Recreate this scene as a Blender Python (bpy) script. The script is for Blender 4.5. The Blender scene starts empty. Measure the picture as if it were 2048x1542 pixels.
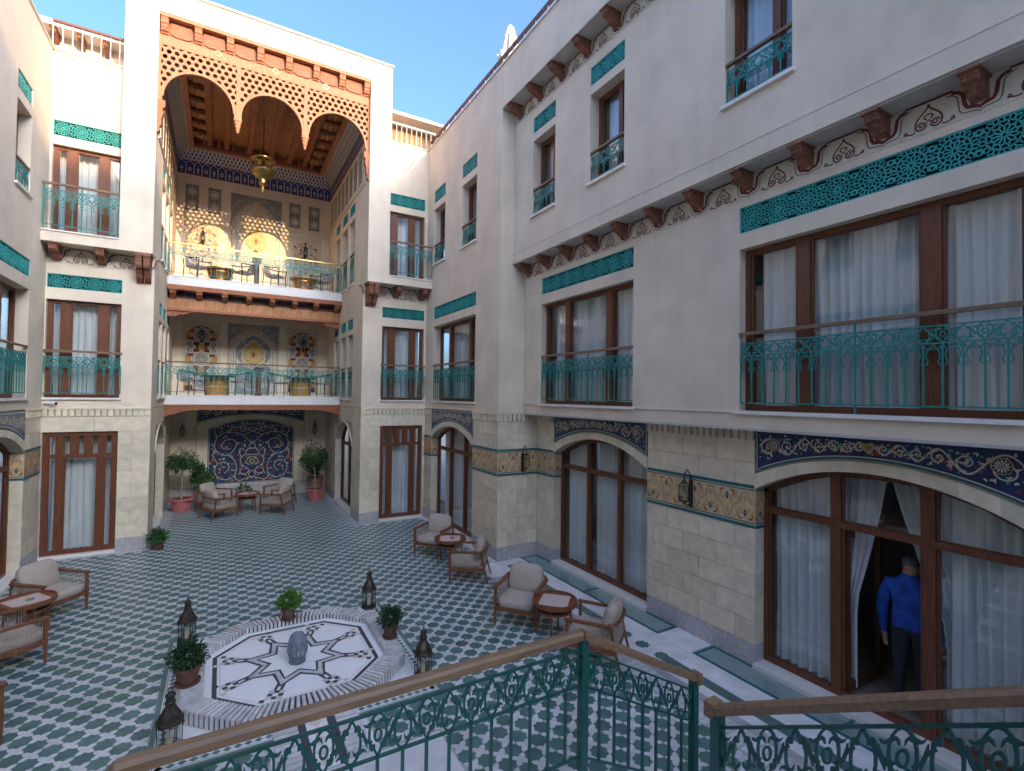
import bpy, bmesh, math, random
from mathutils import Vector, Matrix
from mathutils.geometry import tessellate_polygon
R = math.radians; pi = math.pi; sin = math.sin; cos = math.cos
rnd = random.Random(7)
S = bpy.context.scene; C = S.collection

# ---------------------------------------------------------------- camera
EYE = 3.65
yaw, pitch, roll = R(30.21), R(1.243), R(.728)
fw = Vector((sin(yaw), cos(yaw), 0)); rt = Vector((cos(yaw), -sin(yaw), 0)); up = Vector((0, 0, 1))
f2 = fw * cos(pitch) + up * sin(pitch); u2 = -fw * sin(pitch) + up * cos(pitch)
r3 = rt * cos(roll) + u2 * sin(roll); u3 = -rt * sin(roll) + u2 * cos(roll)
cd = bpy.data.cameras.new('camera'); cd.lens = 17.52; cd.sensor_width = 36; cd.clip_start = .05; cd.clip_end = 2000
cam = bpy.data.objects.new('camera', cd); C.objects.link(cam)
cam.matrix_world = Matrix(((r3.x, u3.x, -f2.x, 0), (r3.y, u3.y, -f2.y, 0), (r3.z, u3.z, -f2.z, EYE), (0, 0, 0, 1)))
S.camera = cam
# ---------------------------------------------------------------- sky, sun, exposure
TO_SUN = Vector((1.4, -5.8, 1.9)).normalized()
SUN_EL = math.asin(TO_SUN.z); SUN_AZ = math.atan2(TO_SUN.x, TO_SUN.y)
W = bpy.data.worlds.new('World'); S.world = W; W.use_nodes = True
nt = W.node_tree; bg = nt.nodes['Background']
sk = nt.nodes.new('ShaderNodeTexSky'); sk.sky_type = 'NISHITA'; sk.sun_disc = False
sk.sun_elevation = SUN_EL; sk.sun_rotation = SUN_AZ; sk.air_density = .8; sk.dust_density = 6.5; sk.ozone_density = 5.6
nt.links.new(sk.outputs[0], bg.inputs[0]); bg.inputs[1].default_value = .15
sd = bpy.data.lights.new('sun', 'SUN'); sd.energy = 2.0; sd.angle = R(.53); sd.color = (.66, .42, .23)
sun = bpy.data.objects.new('sun', sd); C.objects.link(sun); sun.location = TO_SUN * 60
sun.rotation_euler = TO_SUN.to_track_quat('Z', 'Y').to_euler()
S.view_settings.view_transform = 'Standard'; S.view_settings.look = 'None'
S.view_settings.exposure = 2.32; S.view_settings.gamma = 1; S.view_settings.use_curve_mapping = False
S.cycles.max_bounces = 8; S.cycles.diffuse_bounces = 5; S.cycles.transparent_max_bounces = 24
S.cycles.caustics_reflective = False; S.cycles.caustics_refractive = False

# ---------------------------------------------------------------- materials
MATS = {}
def mat(name, col, rough=.6, var=.12, scale=6, bump=0, bscale=80, metal=0, rand=0, stretch=(1, 1, 1), spec=.4, streak=0, detail=4, dirt=0):
    m = bpy.data.materials.new(name); m.use_nodes = True; n = m.node_tree; N = n.nodes; L = n.links.new
    b = N['Principled BSDF']; b.inputs['Roughness'].default_value = rough; b.inputs['Metallic'].default_value = metal
    b.inputs['Specular IOR Level'].default_value = spec
    g = N.new('ShaderNodeNewGeometry'); mp = N.new('ShaderNodeMapping'); mp.inputs['Scale'].default_value = stretch
    L(g.outputs['Position'], mp.inputs[0])
    t = N.new('ShaderNodeTexNoise'); t.inputs['Scale'].default_value = scale; t.inputs['Detail'].default_value = detail
    L(mp.outputs[0], t.inputs['Vector'])
    r = N.new('ShaderNodeMapRange'); r.inputs[1].default_value = .3; r.inputs[2].default_value = .7
    r.inputs[3].default_value = 1 - var; r.inputs[4].default_value = 1 + var
    L(t.outputs[0], r.inputs[0]); fac = r.outputs[0]
    if rand:
        oi = N.new('ShaderNodeObjectInfo'); rr = N.new('ShaderNodeMapRange'); rr.inputs[3].default_value = 1 - rand; rr.inputs[4].default_value = 1 + rand
        L(oi.outputs['Random'], rr.inputs[0]); mu = N.new('ShaderNodeMath'); mu.operation = 'MULTIPLY'
        L(fac, mu.inputs[0]); L(rr.outputs[0], mu.inputs[1]); fac = mu.outputs[0]
    if streak:
        m2 = N.new('ShaderNodeMapping'); m2.inputs['Scale'].default_value = (5, 5, .35); L(g.outputs['Position'], m2.inputs[0])
        t2 = N.new('ShaderNodeTexNoise'); t2.inputs['Scale'].default_value = 1.2; t2.inputs['Detail'].default_value = 6; L(m2.outputs[0], t2.inputs['Vector'])
        q = N.new('ShaderNodeMapRange'); q.inputs[1].default_value = .45; q.inputs[2].default_value = .75; q.inputs[3].default_value = 1; q.inputs[4].default_value = 1 - streak
        L(t2.outputs[0], q.inputs[0]); mu = N.new('ShaderNodeMath'); mu.operation = 'MULTIPLY'; L(fac, mu.inputs[0]); L(q.outputs[0], mu.inputs[1]); fac = mu.outputs[0]
    if dirt:                                                       # broad worn and soiled patches
        t3 = N.new('ShaderNodeTexNoise'); t3.inputs['Scale'].default_value = 1.1; t3.inputs['Detail'].default_value = 8; t3.inputs['Roughness'].default_value = .65; L(g.outputs['Position'], t3.inputs['Vector'])
        q = N.new('ShaderNodeMapRange'); q.inputs[1].default_value = .42; q.inputs[2].default_value = .68; q.inputs[3].default_value = 1; q.inputs[4].default_value = 1 - dirt
        L(t3.outputs[0], q.inputs[0]); mu = N.new('ShaderNodeMath'); mu.operation = 'MULTIPLY'; L(fac, mu.inputs[0]); L(q.outputs[0], mu.inputs[1]); fac = mu.outputs[0]
    v = N.new('ShaderNodeVectorMath'); v.operation = 'SCALE'; v.inputs[0].default_value = col; L(fac, v.inputs['Scale'])
    L(v.outputs[0], b.inputs['Base Color'])
    if bump:
        tb = N.new('ShaderNodeTexNoise'); tb.inputs['Scale'].default_value = bscale; tb.inputs['Detail'].default_value = 5; L(mp.outputs[0], tb.inputs['Vector'])
        bu = N.new('ShaderNodeBump'); bu.inputs['Strength'].default_value = bump; bu.inputs['Distance'].default_value = .01
        L(tb.outputs[0], bu.inputs['Height']); L(bu.outputs[0], b.inputs['Normal'])
    MATS[name] = m; return m
mat('stucco', (.82, .69, .53), .92, .06, 1.3, .55, 95, streak=.05, dirt=.12, spec=.12)
mat('stucco_trim', (.74, .66, .56), .85, .05, 2, .12, 140, spec=.2)
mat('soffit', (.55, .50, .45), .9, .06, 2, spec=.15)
mat('limestone', (.78, .67, .49), .75, .10, 7, .22, 45, rand=.10, spec=.25, dirt=.10)
mat('mortar', (.50, .43, .33), .9, .1, 20, spec=.1)
mat('plinth', (.50, .47, .46), .6, .18, 16, .08, 60, rand=.07, spec=.35, detail=8, dirt=.22)
mat('sill_marble', (.82, .76, .68), .45, .06, 5, spec=.4)
mat('wood', (.155, .052, .022), .45, .30, 9, .05, 60, stretch=(6, 6, .5), spec=.4)
mat('wood_dark', (.085, .034, .02), .5, .30, 9, .05, 60, stretch=(6, 6, .6), spec=.35)
mat('cedar', (.34, .125, .06), .6, .25, 7, .12, 50, stretch=(1, 1, 5), spec=.25)
mat('cedar_pale', (.44, .19, .095), .6, .18, 7, .08, 50, stretch=(5, 1, 1), spec=.25)
mat('cedar_brown', (.42, .20, .095), .65, .28, 6, .15, 40, stretch=(4, .6, 1), spec=.2)
mat('corbel_wood', (.27, .115, .072), .65, .35, 18, .35, 60, spec=.2)
mat('handrail', (.205, .125, .068), .42, .22, 8, .05, 60, stretch=(.6, 4, 4), spec=.45)
mat('teal', (.012, .235, .205), .45, .12, 6, spec=.45)
mat('teal_lattice', (.050, .41, .37), .55, .14, 5, .05, 90, spec=.3)
mat('teal_shade', (.003, .030, .036), .7, .15, 5, spec=.2)  # shade inside the pierced panels and slots put into the colour
mat('green_iron', (.004, .075, .062), .4, .15, 12, spec=.5)
mat('navy', (.014, .030, .095), .35, .25, 5, spec=.5)
mat('royal', (.025, .055, .28), .4, .2, 5, spec=.4)
mat('cream_line', (.64, .58, .45), .5, .10, 12)
mat('cream_tile', (.62, .52, .36), .5, .10, 12)
mat('grey_tile', (.24, .24, .23), .5, .12, 12)
mat('tan_tile', (.66, .46, .24), .45, .18, 10)
mat('ochre', (.50, .255, .06), .5, .15, 10)
mat('gold', (.58, .37, .10), .45, .15, 10)
mat('maroon', (.155, .022, .020), .6, .18, 14)
mat('brick_red', (.30, .085, .035), .55, .15, 10)
mat('coral', (.50, .06, .045), .5, .15, 10)
mat('turquoise', (.06, .42, .44), .45, .15, 10)
mat('teal_line', (.015, .14, .15), .45, .15, 10)
mat('leaf_green', (.03, .13, .05), .5, .2, 10)
mat('violet', (.075, .035, .085), .5, .2, 10)
mat('tile_green', (.088, .188, .168), .36, .22, 6, rand=.16, spec=.5, bump=.05, bscale=30, dirt=.22)
mat('tile_white', (.68, .67, .67), .34, .13, 11, rand=.08, spec=.5, bump=.04, bscale=30, detail=9, dirt=.22)
mat('grout', (.42, .42, .41), .8, .1, 20)
mat('marble', (.80, .785, .77), .35, .13, 4, spec=.5, detail=9, rand=.06, dirt=.14)
mat('marble_white', (.86, .85, .84), .3, .03, 6, spec=.5)
mat('brick_pale', (.62, .60, .585), .6, .14, 15, rand=.12, dirt=.12)
mat('slate', (.060, .068, .078), .6, .15, 15)
mat('beige_tile', (.68, .60, .50), .5, .1, 10)
mat('spout_stone', (.20, .235, .28), .55, .3, 26, .25, 60)
mat('cushion', (.47, .395, .32), .95, .06, 9, .5, 16, spec=.1)
mat('cord', (.40, .34, .27), .8, .1, 30)
mat('armwood', (.205, .075, .034), .42, .28, 10, .05, 60, stretch=(3, 3, .8), spec=.4)
mat('papermat', (.60, .46, .40), .8, .04, 10)
mat('pot_brown', (.155, .068, .055), .6, .18, 14, .1, 60)
mat('pot_pink', (.52, .165, .165), .55, .10, 10, .03, 60)
mat('terracotta', (.40, .20, .14), .7, .15, 10)
mat('soil', (.05, .035, .025), .9, .3, 30, .5, 60)
mat('bark', (.36, .29, .20), .8, .2, 20)
mat('leaf', (.055, .135, .035), .5, .35, 25, rand=.1)
mat('leaf_dark', (.028, .070, .026), .5, .35, 25, rand=.1)
mat('leaf_bright', (.085, .20, .028), .5, .3, 25, rand=.1)
mat('brass', (.42, .30, .12), .32, .2, 12, metal=1)
mat('copper_drum', (.45, .19, .05), .35, .4, 40, metal=.8, bump=.4, bscale=60)
mat('lantern_metal', (.065, .052, .038), .5, .35, 25, metal=.6)
mat('candle', (.75, .62, .42), .5, .05, 10)
mat('black_iron', (.02, .02, .022), .45, .2, 12)
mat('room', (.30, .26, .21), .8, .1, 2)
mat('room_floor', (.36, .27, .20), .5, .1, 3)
mat('canvas', (.66, .60, .49), .9, .05, 6, .1, 40)
mat('white_plastic', (.75, .75, .75), .4, .03, 8)
mat('jacket', (.014, .07, .36), .75, .4, 9, 1.0, 8)
mat('trousers', (.022, .025, .032), .8, .2, 20)
mat('skin', (.45, .25, .17), .55, .05, 20)
mat('hair', (.10, .10, .105), .7, .3, 60)
mat('chair_fabric', (.50, .42, .42), .9, .06, 20)
mat('bamboo', (.40, .22, .10), .6, .25, 20, stretch=(6, 6, .5))
mat('fascia', (.78, .75, .71), .7, .05, 5)

def glass(name, tint, ior=1.5, rough=.0, base=.0):
    m = bpy.data.materials.new(name); m.use_nodes = True; n = m.node_tree; N = n.nodes; L = n.links.new
    N.remove(N['Principled BSDF']); o = N['Material Output']
    t = N.new('ShaderNodeBsdfTransparent'); t.inputs[0].default_value = (*tint, 1)
    g = N.new('ShaderNodeBsdfGlossy'); g.inputs['Roughness'].default_value = rough; g.inputs[0].default_value = (1, 1, 1, 1)
    f = N.new('ShaderNodeLayerWeight'); f.inputs['Blend'].default_value = .5
    pw = N.new('ShaderNodeMath'); pw.operation = 'POWER'; pw.inputs[1].default_value = 4.5; L(f.outputs['Facing'], pw.inputs[0])
    a = N.new('ShaderNodeMath'); a.operation = 'MULTIPLY_ADD'; a.inputs[1].default_value = .9; a.inputs[2].default_value = base + ((ior - 1) / (ior + 1)) ** 2; a.use_clamp = True; L(pw.outputs[0], a.inputs[0])
    x = N.new('ShaderNodeMixShader'); L(a.outputs[0], x.inputs[0]); L(t.outputs[0], x.inputs[1]); L(g.outputs[0], x.inputs[2]); L(x.outputs[0], o.inputs[0])
    MATS[name] = m
glass('glass', (.97, .985, .98), 1.5, 0, .025)
glass('floor_glass', (.80, .95, .92), 1.5, .08, .05)
glass('lamp_glass', (.82, .85, .82), 1.3, 0, .02)
m = bpy.data.materials.new('curtain'); m.use_nodes = True; n_ = m.node_tree; N_ = n_.nodes; N_.remove(N_['Principled BSDF'])
d_ = N_.new('ShaderNodeBsdfDiffuse'); d_.inputs[0].default_value = (.90, .90, .88, 1)
t_ = N_.new('ShaderNodeBsdfTranslucent'); t_.inputs[0].default_value = (.8, .8, .78, 1)
p_ = N_.new('ShaderNodeBsdfTransparent')
a_ = N_.new('ShaderNodeMixShader'); a_.inputs[0].default_value = .22; b_ = N_.new('ShaderNodeMixShader'); b_.inputs[0].default_value = .06
n_.links.new(d_.outputs[0], a_.inputs[1]); n_.links.new(t_.outputs[0], a_.inputs[2]); n_.links.new(a_.outputs[0], b_.inputs[1]); n_.links.new(p_.outputs[0], b_.inputs[2])
n_.links.new(b_.outputs[0], N_['Material Output'].inputs[0]); MATS['curtain'] = m

# ---------------------------------------------------------------- frames: (s along the wall, d out of it, z up) -> world
def FR(X): return lambda s, d, z: (X - d, s, z)          # faces -X
def FL(X): return lambda s, d, z: (X + d, s, z)          # faces +X
def FB(Y): return lambda s, d, z: (s, Y - d, z)          # faces -Y
def FF(Y): return lambda s, d, z: (s, Y + d, z)          # faces +Y
ID = lambda x, y, z: (x, y, z)

class MB:
    def __init__(self, fr=ID): self.v = []; self.f = []; self.m = []; self.fr = fr
    def pt(self, s, d, z): self.v.append(self.fr(s, d, z)); return len(self.v) - 1
    def face(self, idx, m): self.f.append(idx); self.m.append(m)
    def box(self, s0, s1, d0, d1, z0, z1, m):
        i = [self.pt(s, d, z) for s in (s0, s1) for d in (d0, d1) for z in (z0, z1)]
        for q in ((0, 1, 3, 2), (4, 6, 7, 5), (0, 4, 5, 1), (2, 3, 7, 6), (0, 2, 6, 4), (1, 5, 7, 3)): self.face([i[k] for k in q], m)
        return self
    def flat(self, pts, d, m): self.face([self.pt(a, d, b) for a, b in pts], m); return self
    def prism(self, pts, d0, d1, m):
        a = [self.pt(s, d0, z) for s, z in pts]; b = [self.pt(s, d1, z) for s, z in pts]; n = len(pts)
        self.face(a[::-1], m); self.face(b, m)
        for k in range(n): self.face([a[k], a[(k + 1) % n], b[(k + 1) % n], b[k]], m)
        return self
    def ribbon(self, pts, w, d, m, closed=False, th=0):
        n = len(pts)
        if n < 2: return self
        L = []; Rr = []
        for k in range(n):
            if closed: p, q = pts[k - 1], pts[(k + 1) % n]
            else: p, q = pts[max(k - 1, 0)], pts[min(k + 1, n - 1)]
            dx, dz = q[0] - p[0], q[1] - p[1]; l = math.hypot(dx, dz) or 1; dx /= l; dz /= l
            ww = (w[k] if isinstance(w, (list, tuple)) else w) / 2
            L.append((pts[k][0] - dz * ww, pts[k][1] + dx * ww)); Rr.append((pts[k][0] + dz * ww, pts[k][1] - dx * ww))
        a = [self.pt(x, d, z) for x, z in L]; b = [self.pt(x, d, z) for x, z in Rr]
        if th: a2 = [self.pt(x, d - th, z) for x, z in L]; b2 = [self.pt(x, d - th, z) for x, z in Rr]
        for k in range(n if closed else n - 1):
            j = (k + 1) % n; self.face([a[k], b[k], b[j], a[j]], m)
            if th:
                self.face([a2[k], a[k], a[j], a2[j]], m); self.face([b[k], b2[k], b2[j], b[j]], m); self.face([a2[k], a2[j], b2[j], b2[k]], m)
        return self
    def disc(self, c, r, d, m, n=10, rz=None):
        return self.flat([(c[0] + r * cos(2 * pi * k / n), c[1] + (rz or r) * sin(2 * pi * k / n)) for k in range(n)], d, m)
    def ring(self, c, r, w, d, m, n=14, th=0): return self.ribbon([(c[0] + r * cos(2 * pi * k / n), c[1] + r * sin(2 * pi * k / n)) for k in range(n)], w, d, m, True, th)
    def tube(self, pts, r, m, n=6, cap=True):
        P = [Vector(p) for p in pts]; prev = None; rings = []
        for k, p in enumerate(P):
            t = (P[min(k + 1, len(P) - 1)] - P[max(k - 1, 0)]).normalized()
            if prev is None: x = t.orthogonal().normalized()
            else: x = (prev - t * prev.dot(t)); x = x.normalized() if x.length > 1e-6 else t.orthogonal().normalized()
            prev = x; y = t.cross(x); rr = r[k] if isinstance(r, (list, tuple)) else r
            rings.append([self.pt(*(p + (x * cos(2 * pi * j / n) + y * sin(2 * pi * j / n)) * rr)) for j in range(n)])
        for a, b in zip(rings, rings[1:]):
            for j in range(n): self.face([a[j], a[(j + 1) % n], b[(j + 1) % n], b[j]], m)
        if cap: self.face(rings[0][::-1], m); self.face(rings[-1], m)
        return self
    def lathe(self, prof, c, m, n=16, sx=1, sy=1):
        rings = [[self.pt(c[0] + r * sx * cos(2 * pi * j / n), c[1] + r * sy * sin(2 * pi * j / n), c[2] + z) for j in range(n)] for r, z in prof]
        for i, (a, b) in enumerate(zip(rings, rings[1:])):
            mm = m[i] if isinstance(m, (list, tuple)) else m
            for j in range(n): self.face([a[j], a[(j + 1) % n], b[(j + 1) % n], b[j]], mm)
        self.face(rings[0][::-1], m[0] if isinstance(m, (list, tuple)) else m); self.face(rings[-1], m[-1] if isinstance(m, (list, tuple)) else m)
        return self
    def mesh(self, name, smooth=False, recalc=True):
        me = bpy.data.meshes.new(name); me.from_pydata(self.v, [], self.f)
        names = list(dict.fromkeys(self.m)); ix = {k: i for i, k in enumerate(names)}
        for k in names: me.materials.append(MATS[k])
        me.polygons.foreach_set('material_index', [ix[k] for k in self.m])
        if smooth: me.polygons.foreach_set('use_smooth', [True] * len(self.f))
        if recalc:
            bm = bmesh.new(); bm.from_mesh(me); bmesh.ops.recalc_face_normals(bm, faces=bm.faces); bm.to_mesh(me); bm.free()
        me.update(); return me
    def build(self, name, parent=None, smooth=False, local=False): return link(name, self.mesh(name, smooth), parent, local)

WL = {}
def link(name, data, parent=None, local=False):
    o = bpy.data.objects.new(name, data); C.objects.link(o)
    if parent is not None:
        o.parent = parent
        if not local: o.location = -WL.get(parent, Vector())
    WL[o] = Vector()
    return o
def tag(o, label=None, cat=None, group=None, kind=None):
    if label: o['label'] = label
    if cat: o['category'] = cat
    if group: o['group'] = group
    if kind: o['kind'] = kind
    return o
def thing(name, label, cat, loc=(0, 0, 0), rz=0, group=None):
    o = bpy.data.objects.new(name, None); C.objects.link(o); o.empty_display_size = .2
    o.location = loc; o.rotation_euler.z = rz; WL[o] = Vector(loc); return tag(o, label, cat, group)
def copy_tree(o, parent=None):
    c = o.copy(); C.objects.link(c); c.parent = parent
    for ch in o.children: copy_tree(ch, c)
    return c
UNIT = MB().box(-.5, .5, -.5, .5, -.5, .5, 'limestone').mesh('block')
UNITS = {'limestone': UNIT}
def block(name, fr, s0, s1, d0, d1, z0, z1, m, parent):
    if m not in UNITS: UNITS[m] = MB().box(-.5, .5, -.5, .5, -.5, .5, m).mesh('block')
    a = Vector(fr(s0, d0, z0)); b = Vector(fr(s1, d1, z1))
    o = bpy.data.objects.new(name, UNITS[m]); C.objects.link(o); o.parent = parent
    o.location = (a + b) / 2 - WL.get(parent, Vector()); o.scale = [abs(x) for x in (b - a)]
    return o
def arc(s0, s1, zs, za, n=16):
    c = (s0 + s1) / 2; h = (s1 - s0) / 2; k = za - zs; r = (h * h + k * k) / (2 * k); zc = za - r; a = math.asin(h / r)
    return [(c + r * sin(-a + 2 * a * i / n), zc + r * cos(-a + 2 * a * i / n)) for i in range(n + 1)]
def arcz(s, s0, s1, zs, za):
    c = (s0 + s1) / 2; h = (s1 - s0) / 2; k = za - zs; r = (h * h + k * k) / (2 * k); return za - r + math.sqrt(max(r * r - (s - c) ** 2, 0))
def bez(p0, p1, p2, p3, n=8):
    o = []
    for i in range(n + 1):
        t = i / n; u = 1 - t
        o.append(tuple(u ** 3 * a + 3 * u * u * t * b + 3 * u * t * t * c + t ** 3 * d for a, b, c, d in zip(p0, p1, p2, p3)))
    return o
def spiral(c, r, turns, a0, sgn=1, r1=.15, n=22):
    return [(c[0] + (r * (1 - (1 - r1) * i / n)) * cos(a0 + sgn * 2 * pi * turns * i / n), c[1] + (r * (1 - (1 - r1) * i / n)) * sin(a0 + sgn * 2 * pi * turns * i / n)) for i in range(n + 1)]
def taper(n, w): return [max(.1, sin(pi * (i + .5) / n)) * w for i in range(n)]
# ---------------------------------------------------------------- builders shared by the wings
def rect(s0, s1, z0, z1): return [(s0, z0), (s1, z0), (s1, z1), (s0, z1)]
def arched(s0, s1, z0, zs, za): return [(s0, z0), (s1, z0)] + arc(s0, s1, zs, za)[::-1]
def wall(fr, outer, holes, m, parent, th=.25, name='wall', rev=None):
    """a wall of real thickness; hole = (outline, depth or None for right through, material of the niche's back)"""
    mb = MB(fr)
    def sheet(d, hs):
        loops = [outer] + hs; pts = [p for l in loops for p in l]
        base = len(mb.v)
        for a, b in pts: mb.pt(a, d, b)
        for t in tessellate_polygon([[Vector((a, b, 0)) for a, b in l] for l in loops]): mb.face([base + i for i in t], m)
    sheet(0, [h[0] for h in holes]); sheet(-th, [h[0] for h in holes if h[1] is None])
    for loop, dep in [(outer, th)] + [(h[0], h[1] or th) for h in holes]:
        n = len(loop); a = [mb.pt(s, 0, z) for s, z in loop]; b = [mb.pt(s, -dep, z) for s, z in loop]
        for k in range(n): mb.face([a[k], a[(k + 1) % n], b[(k + 1) % n], b[k]], rev or m)
    for h in holes:
        if h[1]: mb.flat(h[0], -h[1], h[2])
    o = link(name, mb.mesh(name, recalc=False), parent); return o

def window(fr, parent, s0, s1, z0, z1, muls=(), trans=(), za=None, d=-.14, fw=.07, nopane=(), topcols=None, label=None):
    """timber frame (the part) with its glass panes as sub-parts"""
    mb = MB(fr); dp = .08; W_ = 'wood'
    top = (lambda s: arcz(s, s0, s1, z1, za)) if za else (lambda s: z1)
    mb.box(s0, s0 + fw, d - dp, d, z0, z1, W_); mb.box(s1 - fw, s1, d - dp, d, z0, z1, W_); mb.box(s0 + fw, s1 - fw, d - dp, d, z0, z0 + fw, W_)
    if za: mb.ribbon([(a, b - fw / 2) for a, b in arc(s0, s1, z1, za)], fw, d, W_, th=dp)
    else: mb.box(s0 + fw, s1 - fw, d - dp, d, z1 - fw, z1, W_)
    muls = sorted(muls); tz = list(trans); cols = []; a = s0 + fw
    for p, w in list(muls) + [(None, 0)]:
        b = (p - w / 2) if p is not None else s1 - fw
        cols.append((a, b))
        if p is not None: mb.box(p - w / 2, p + w / 2, d - dp, d + .004, z0 + fw, (tz[0] if (topcols and tz) else top(p) - fw * .5), W_); a = p + w / 2
    if tz:
        for t in tz: mb.box(s0 + fw, s1 - fw, d - dp, d + .006, t - .04, t + .04, W_)
    cells = []
    rows = [z0 + fw] + tz + [None]
    for ri in range(len(rows) - 1):
        cc = cols
        if topcols and ri == len(rows) - 2:
            cc = []; n = topcols; w = .09; x0, x1 = s0 + fw, s1 - fw; step = (x1 - x0 + w) / n
            for k in range(n):
                cc.append((x0 + k * step, x0 + (k + 1) * step - w))
                if k: mb.box(x0 + k * step - w, x0 + k * step, d - dp, d + .003, rows[ri] + .04, top(x0) - fw, W_)
        for ci, (a, b) in enumerate(cc):
            lo = rows[ri] + (.04 if ri else 0)
            if rows[ri + 1] is None: pts = [(a, lo), (b, lo)] + [(b + (a - b) * i / 6, top(b + (a - b) * i / 6) - fw) for i in range(7)]
            else: pts = rect(a, b, lo, rows[ri + 1] - .04)
            cells.append((pts, (ci, ri)))
    for pts, key in cells:                                          # the sash round each pane, set a little back
        xs = [p[0] for p in pts]; mb.ribbon([(x + (.016 if x < sum(xs) / len(xs) else -.016), z) for x, z in pts], .034, d - .02, W_, True, .03)
    o = mb.build('window', parent)
    if label: o['label'] = label
    for pts, key in cells:
        if key not in nopane: MB(fr).prism(pts, d - .055, d - .045, 'glass').build('pane', o)
    return o

def curtain(fr, label, s0, s1, z0, z1, d=-.42, waves=None, amp=.045, tie=0, group=None):
    """hanging cloth; tie pulls the lower half towards s0 (<0) or s1 (>0)"""
    n = max(24, int((s1 - s0) * 40)); rows = 10; mb = MB(fr); waves = waves or max(4, (s1 - s0) * 7); ph = rnd.random() * 6; ph2 = rnd.random() * 6
    g = []
    for j in range(rows + 1):
        t = j / rows; row = []
        for i in range(n + 1):
            u = i / n; z = z1 - (z1 - z0) * t
            if tie:
                k = (min(1, t * 1.6)) ** 1.3 * .72
                uu = u * (1 - k) if tie < 0 else 1 - (1 - u) * (1 - k)
            else: uu = u + .012 * sin(9 * u + 5 * t + ph) * t
            row.append(mb.pt(s0 + (s1 - s0) * uu, d + amp * (1 - .25 * sin(3 * u + ph2)) * (sin(2 * pi * waves * u + ph + .8 * sin(4 * u + ph2) + .5 * t) + .4 * sin(2 * pi * waves * .43 * u + ph2)), z))
        g.append(row)
    for a, b in zip(g, g[1:]):
        for i in range(n): mb.face([a[i], a[i + 1], b[i + 1], b[i]], 'curtain')
    me = mb.mesh('curtain', True, False); o = link('curtain', me); return tag(o, label, 'curtain', group)

def orn(mb, s, w, z, h, flip, m, d, th, lw):
    """one cell of the scrolled iron band"""
    def T(pts): return [(s + w * (1 - x if flip else x), z + h * y) for x, y in pts]
    e = .0009
    mb.ribbon(T(bez((0, .02), (.30, .45), (.70, .55), (1, .98))), lw, d, m, th=th)
    mb.ribbon(T(bez((0, .98), (.30, .95), (.40, .60), (.30, .36), 6)), lw, d + e, m, th=th)
    mb.ribbon(T(bez((1, .02), (.70, .05), (.60, .40), (.70, .64), 6)), lw, d - e, m, th=th)
    p = T(bez((.06, .70), (.16, .98), (.36, .62), (.56, .80), 7)); mb.ribbon(p, taper(8, w * .15), d + 2 * e, m, th=th)
    p = T(bez((.94, .30), (.84, .02), (.64, .38), (.44, .20), 7)); mb.ribbon(p, taper(8, w * .15), d - 2 * e, m, th=th)
    mb.ribbon(T(spiral((.20, .28), .13, .8, 1.2, -1, .35, 7)), lw, d + 3 * e, m, th=th)
    mb.ribbon(T(spiral((.80, .72), .13, .8, -2.0, -1, .35, 7)), lw, d - 3 * e, m, th=th)
    p = T(bez((.42, .30), (.46, .46), (.54, .50), (.60, .72), 5)); mb.ribbon(p, taper(6, w * .12), d + 4 * e, m, th=th)
    mb.ribbon(T(spiral((.0, .5), .14, .5, -pi / 2, 1, .9, 6)), lw, d + 1.5 * e, m, th=th)
def drop(mb, s, w, z, h, m, d, th, lw):
    """ogee arch and small volutes hanging between two bars under the band"""
    for f in (0, 1):
        T = lambda pts: [(s + w * (1 - x if f else x), z - h * y) for x, y in pts]
        mb.ribbon(T(bez((.5, 0), (.40, .22), (.16, .12), (.13, .52), 6)), lw, d, m, th=th)
        mb.ribbon(T(bez((.13, .52), (.32, .66), (.22, .92), (.03, .78), 5)), lw, d, m, th=th)
        mb.ribbon(T(bez((0, .04), (.2, .3), (.35, .3), (.5, .16), 4)), lw, d, m, th=th)
BARS = {}
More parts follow.
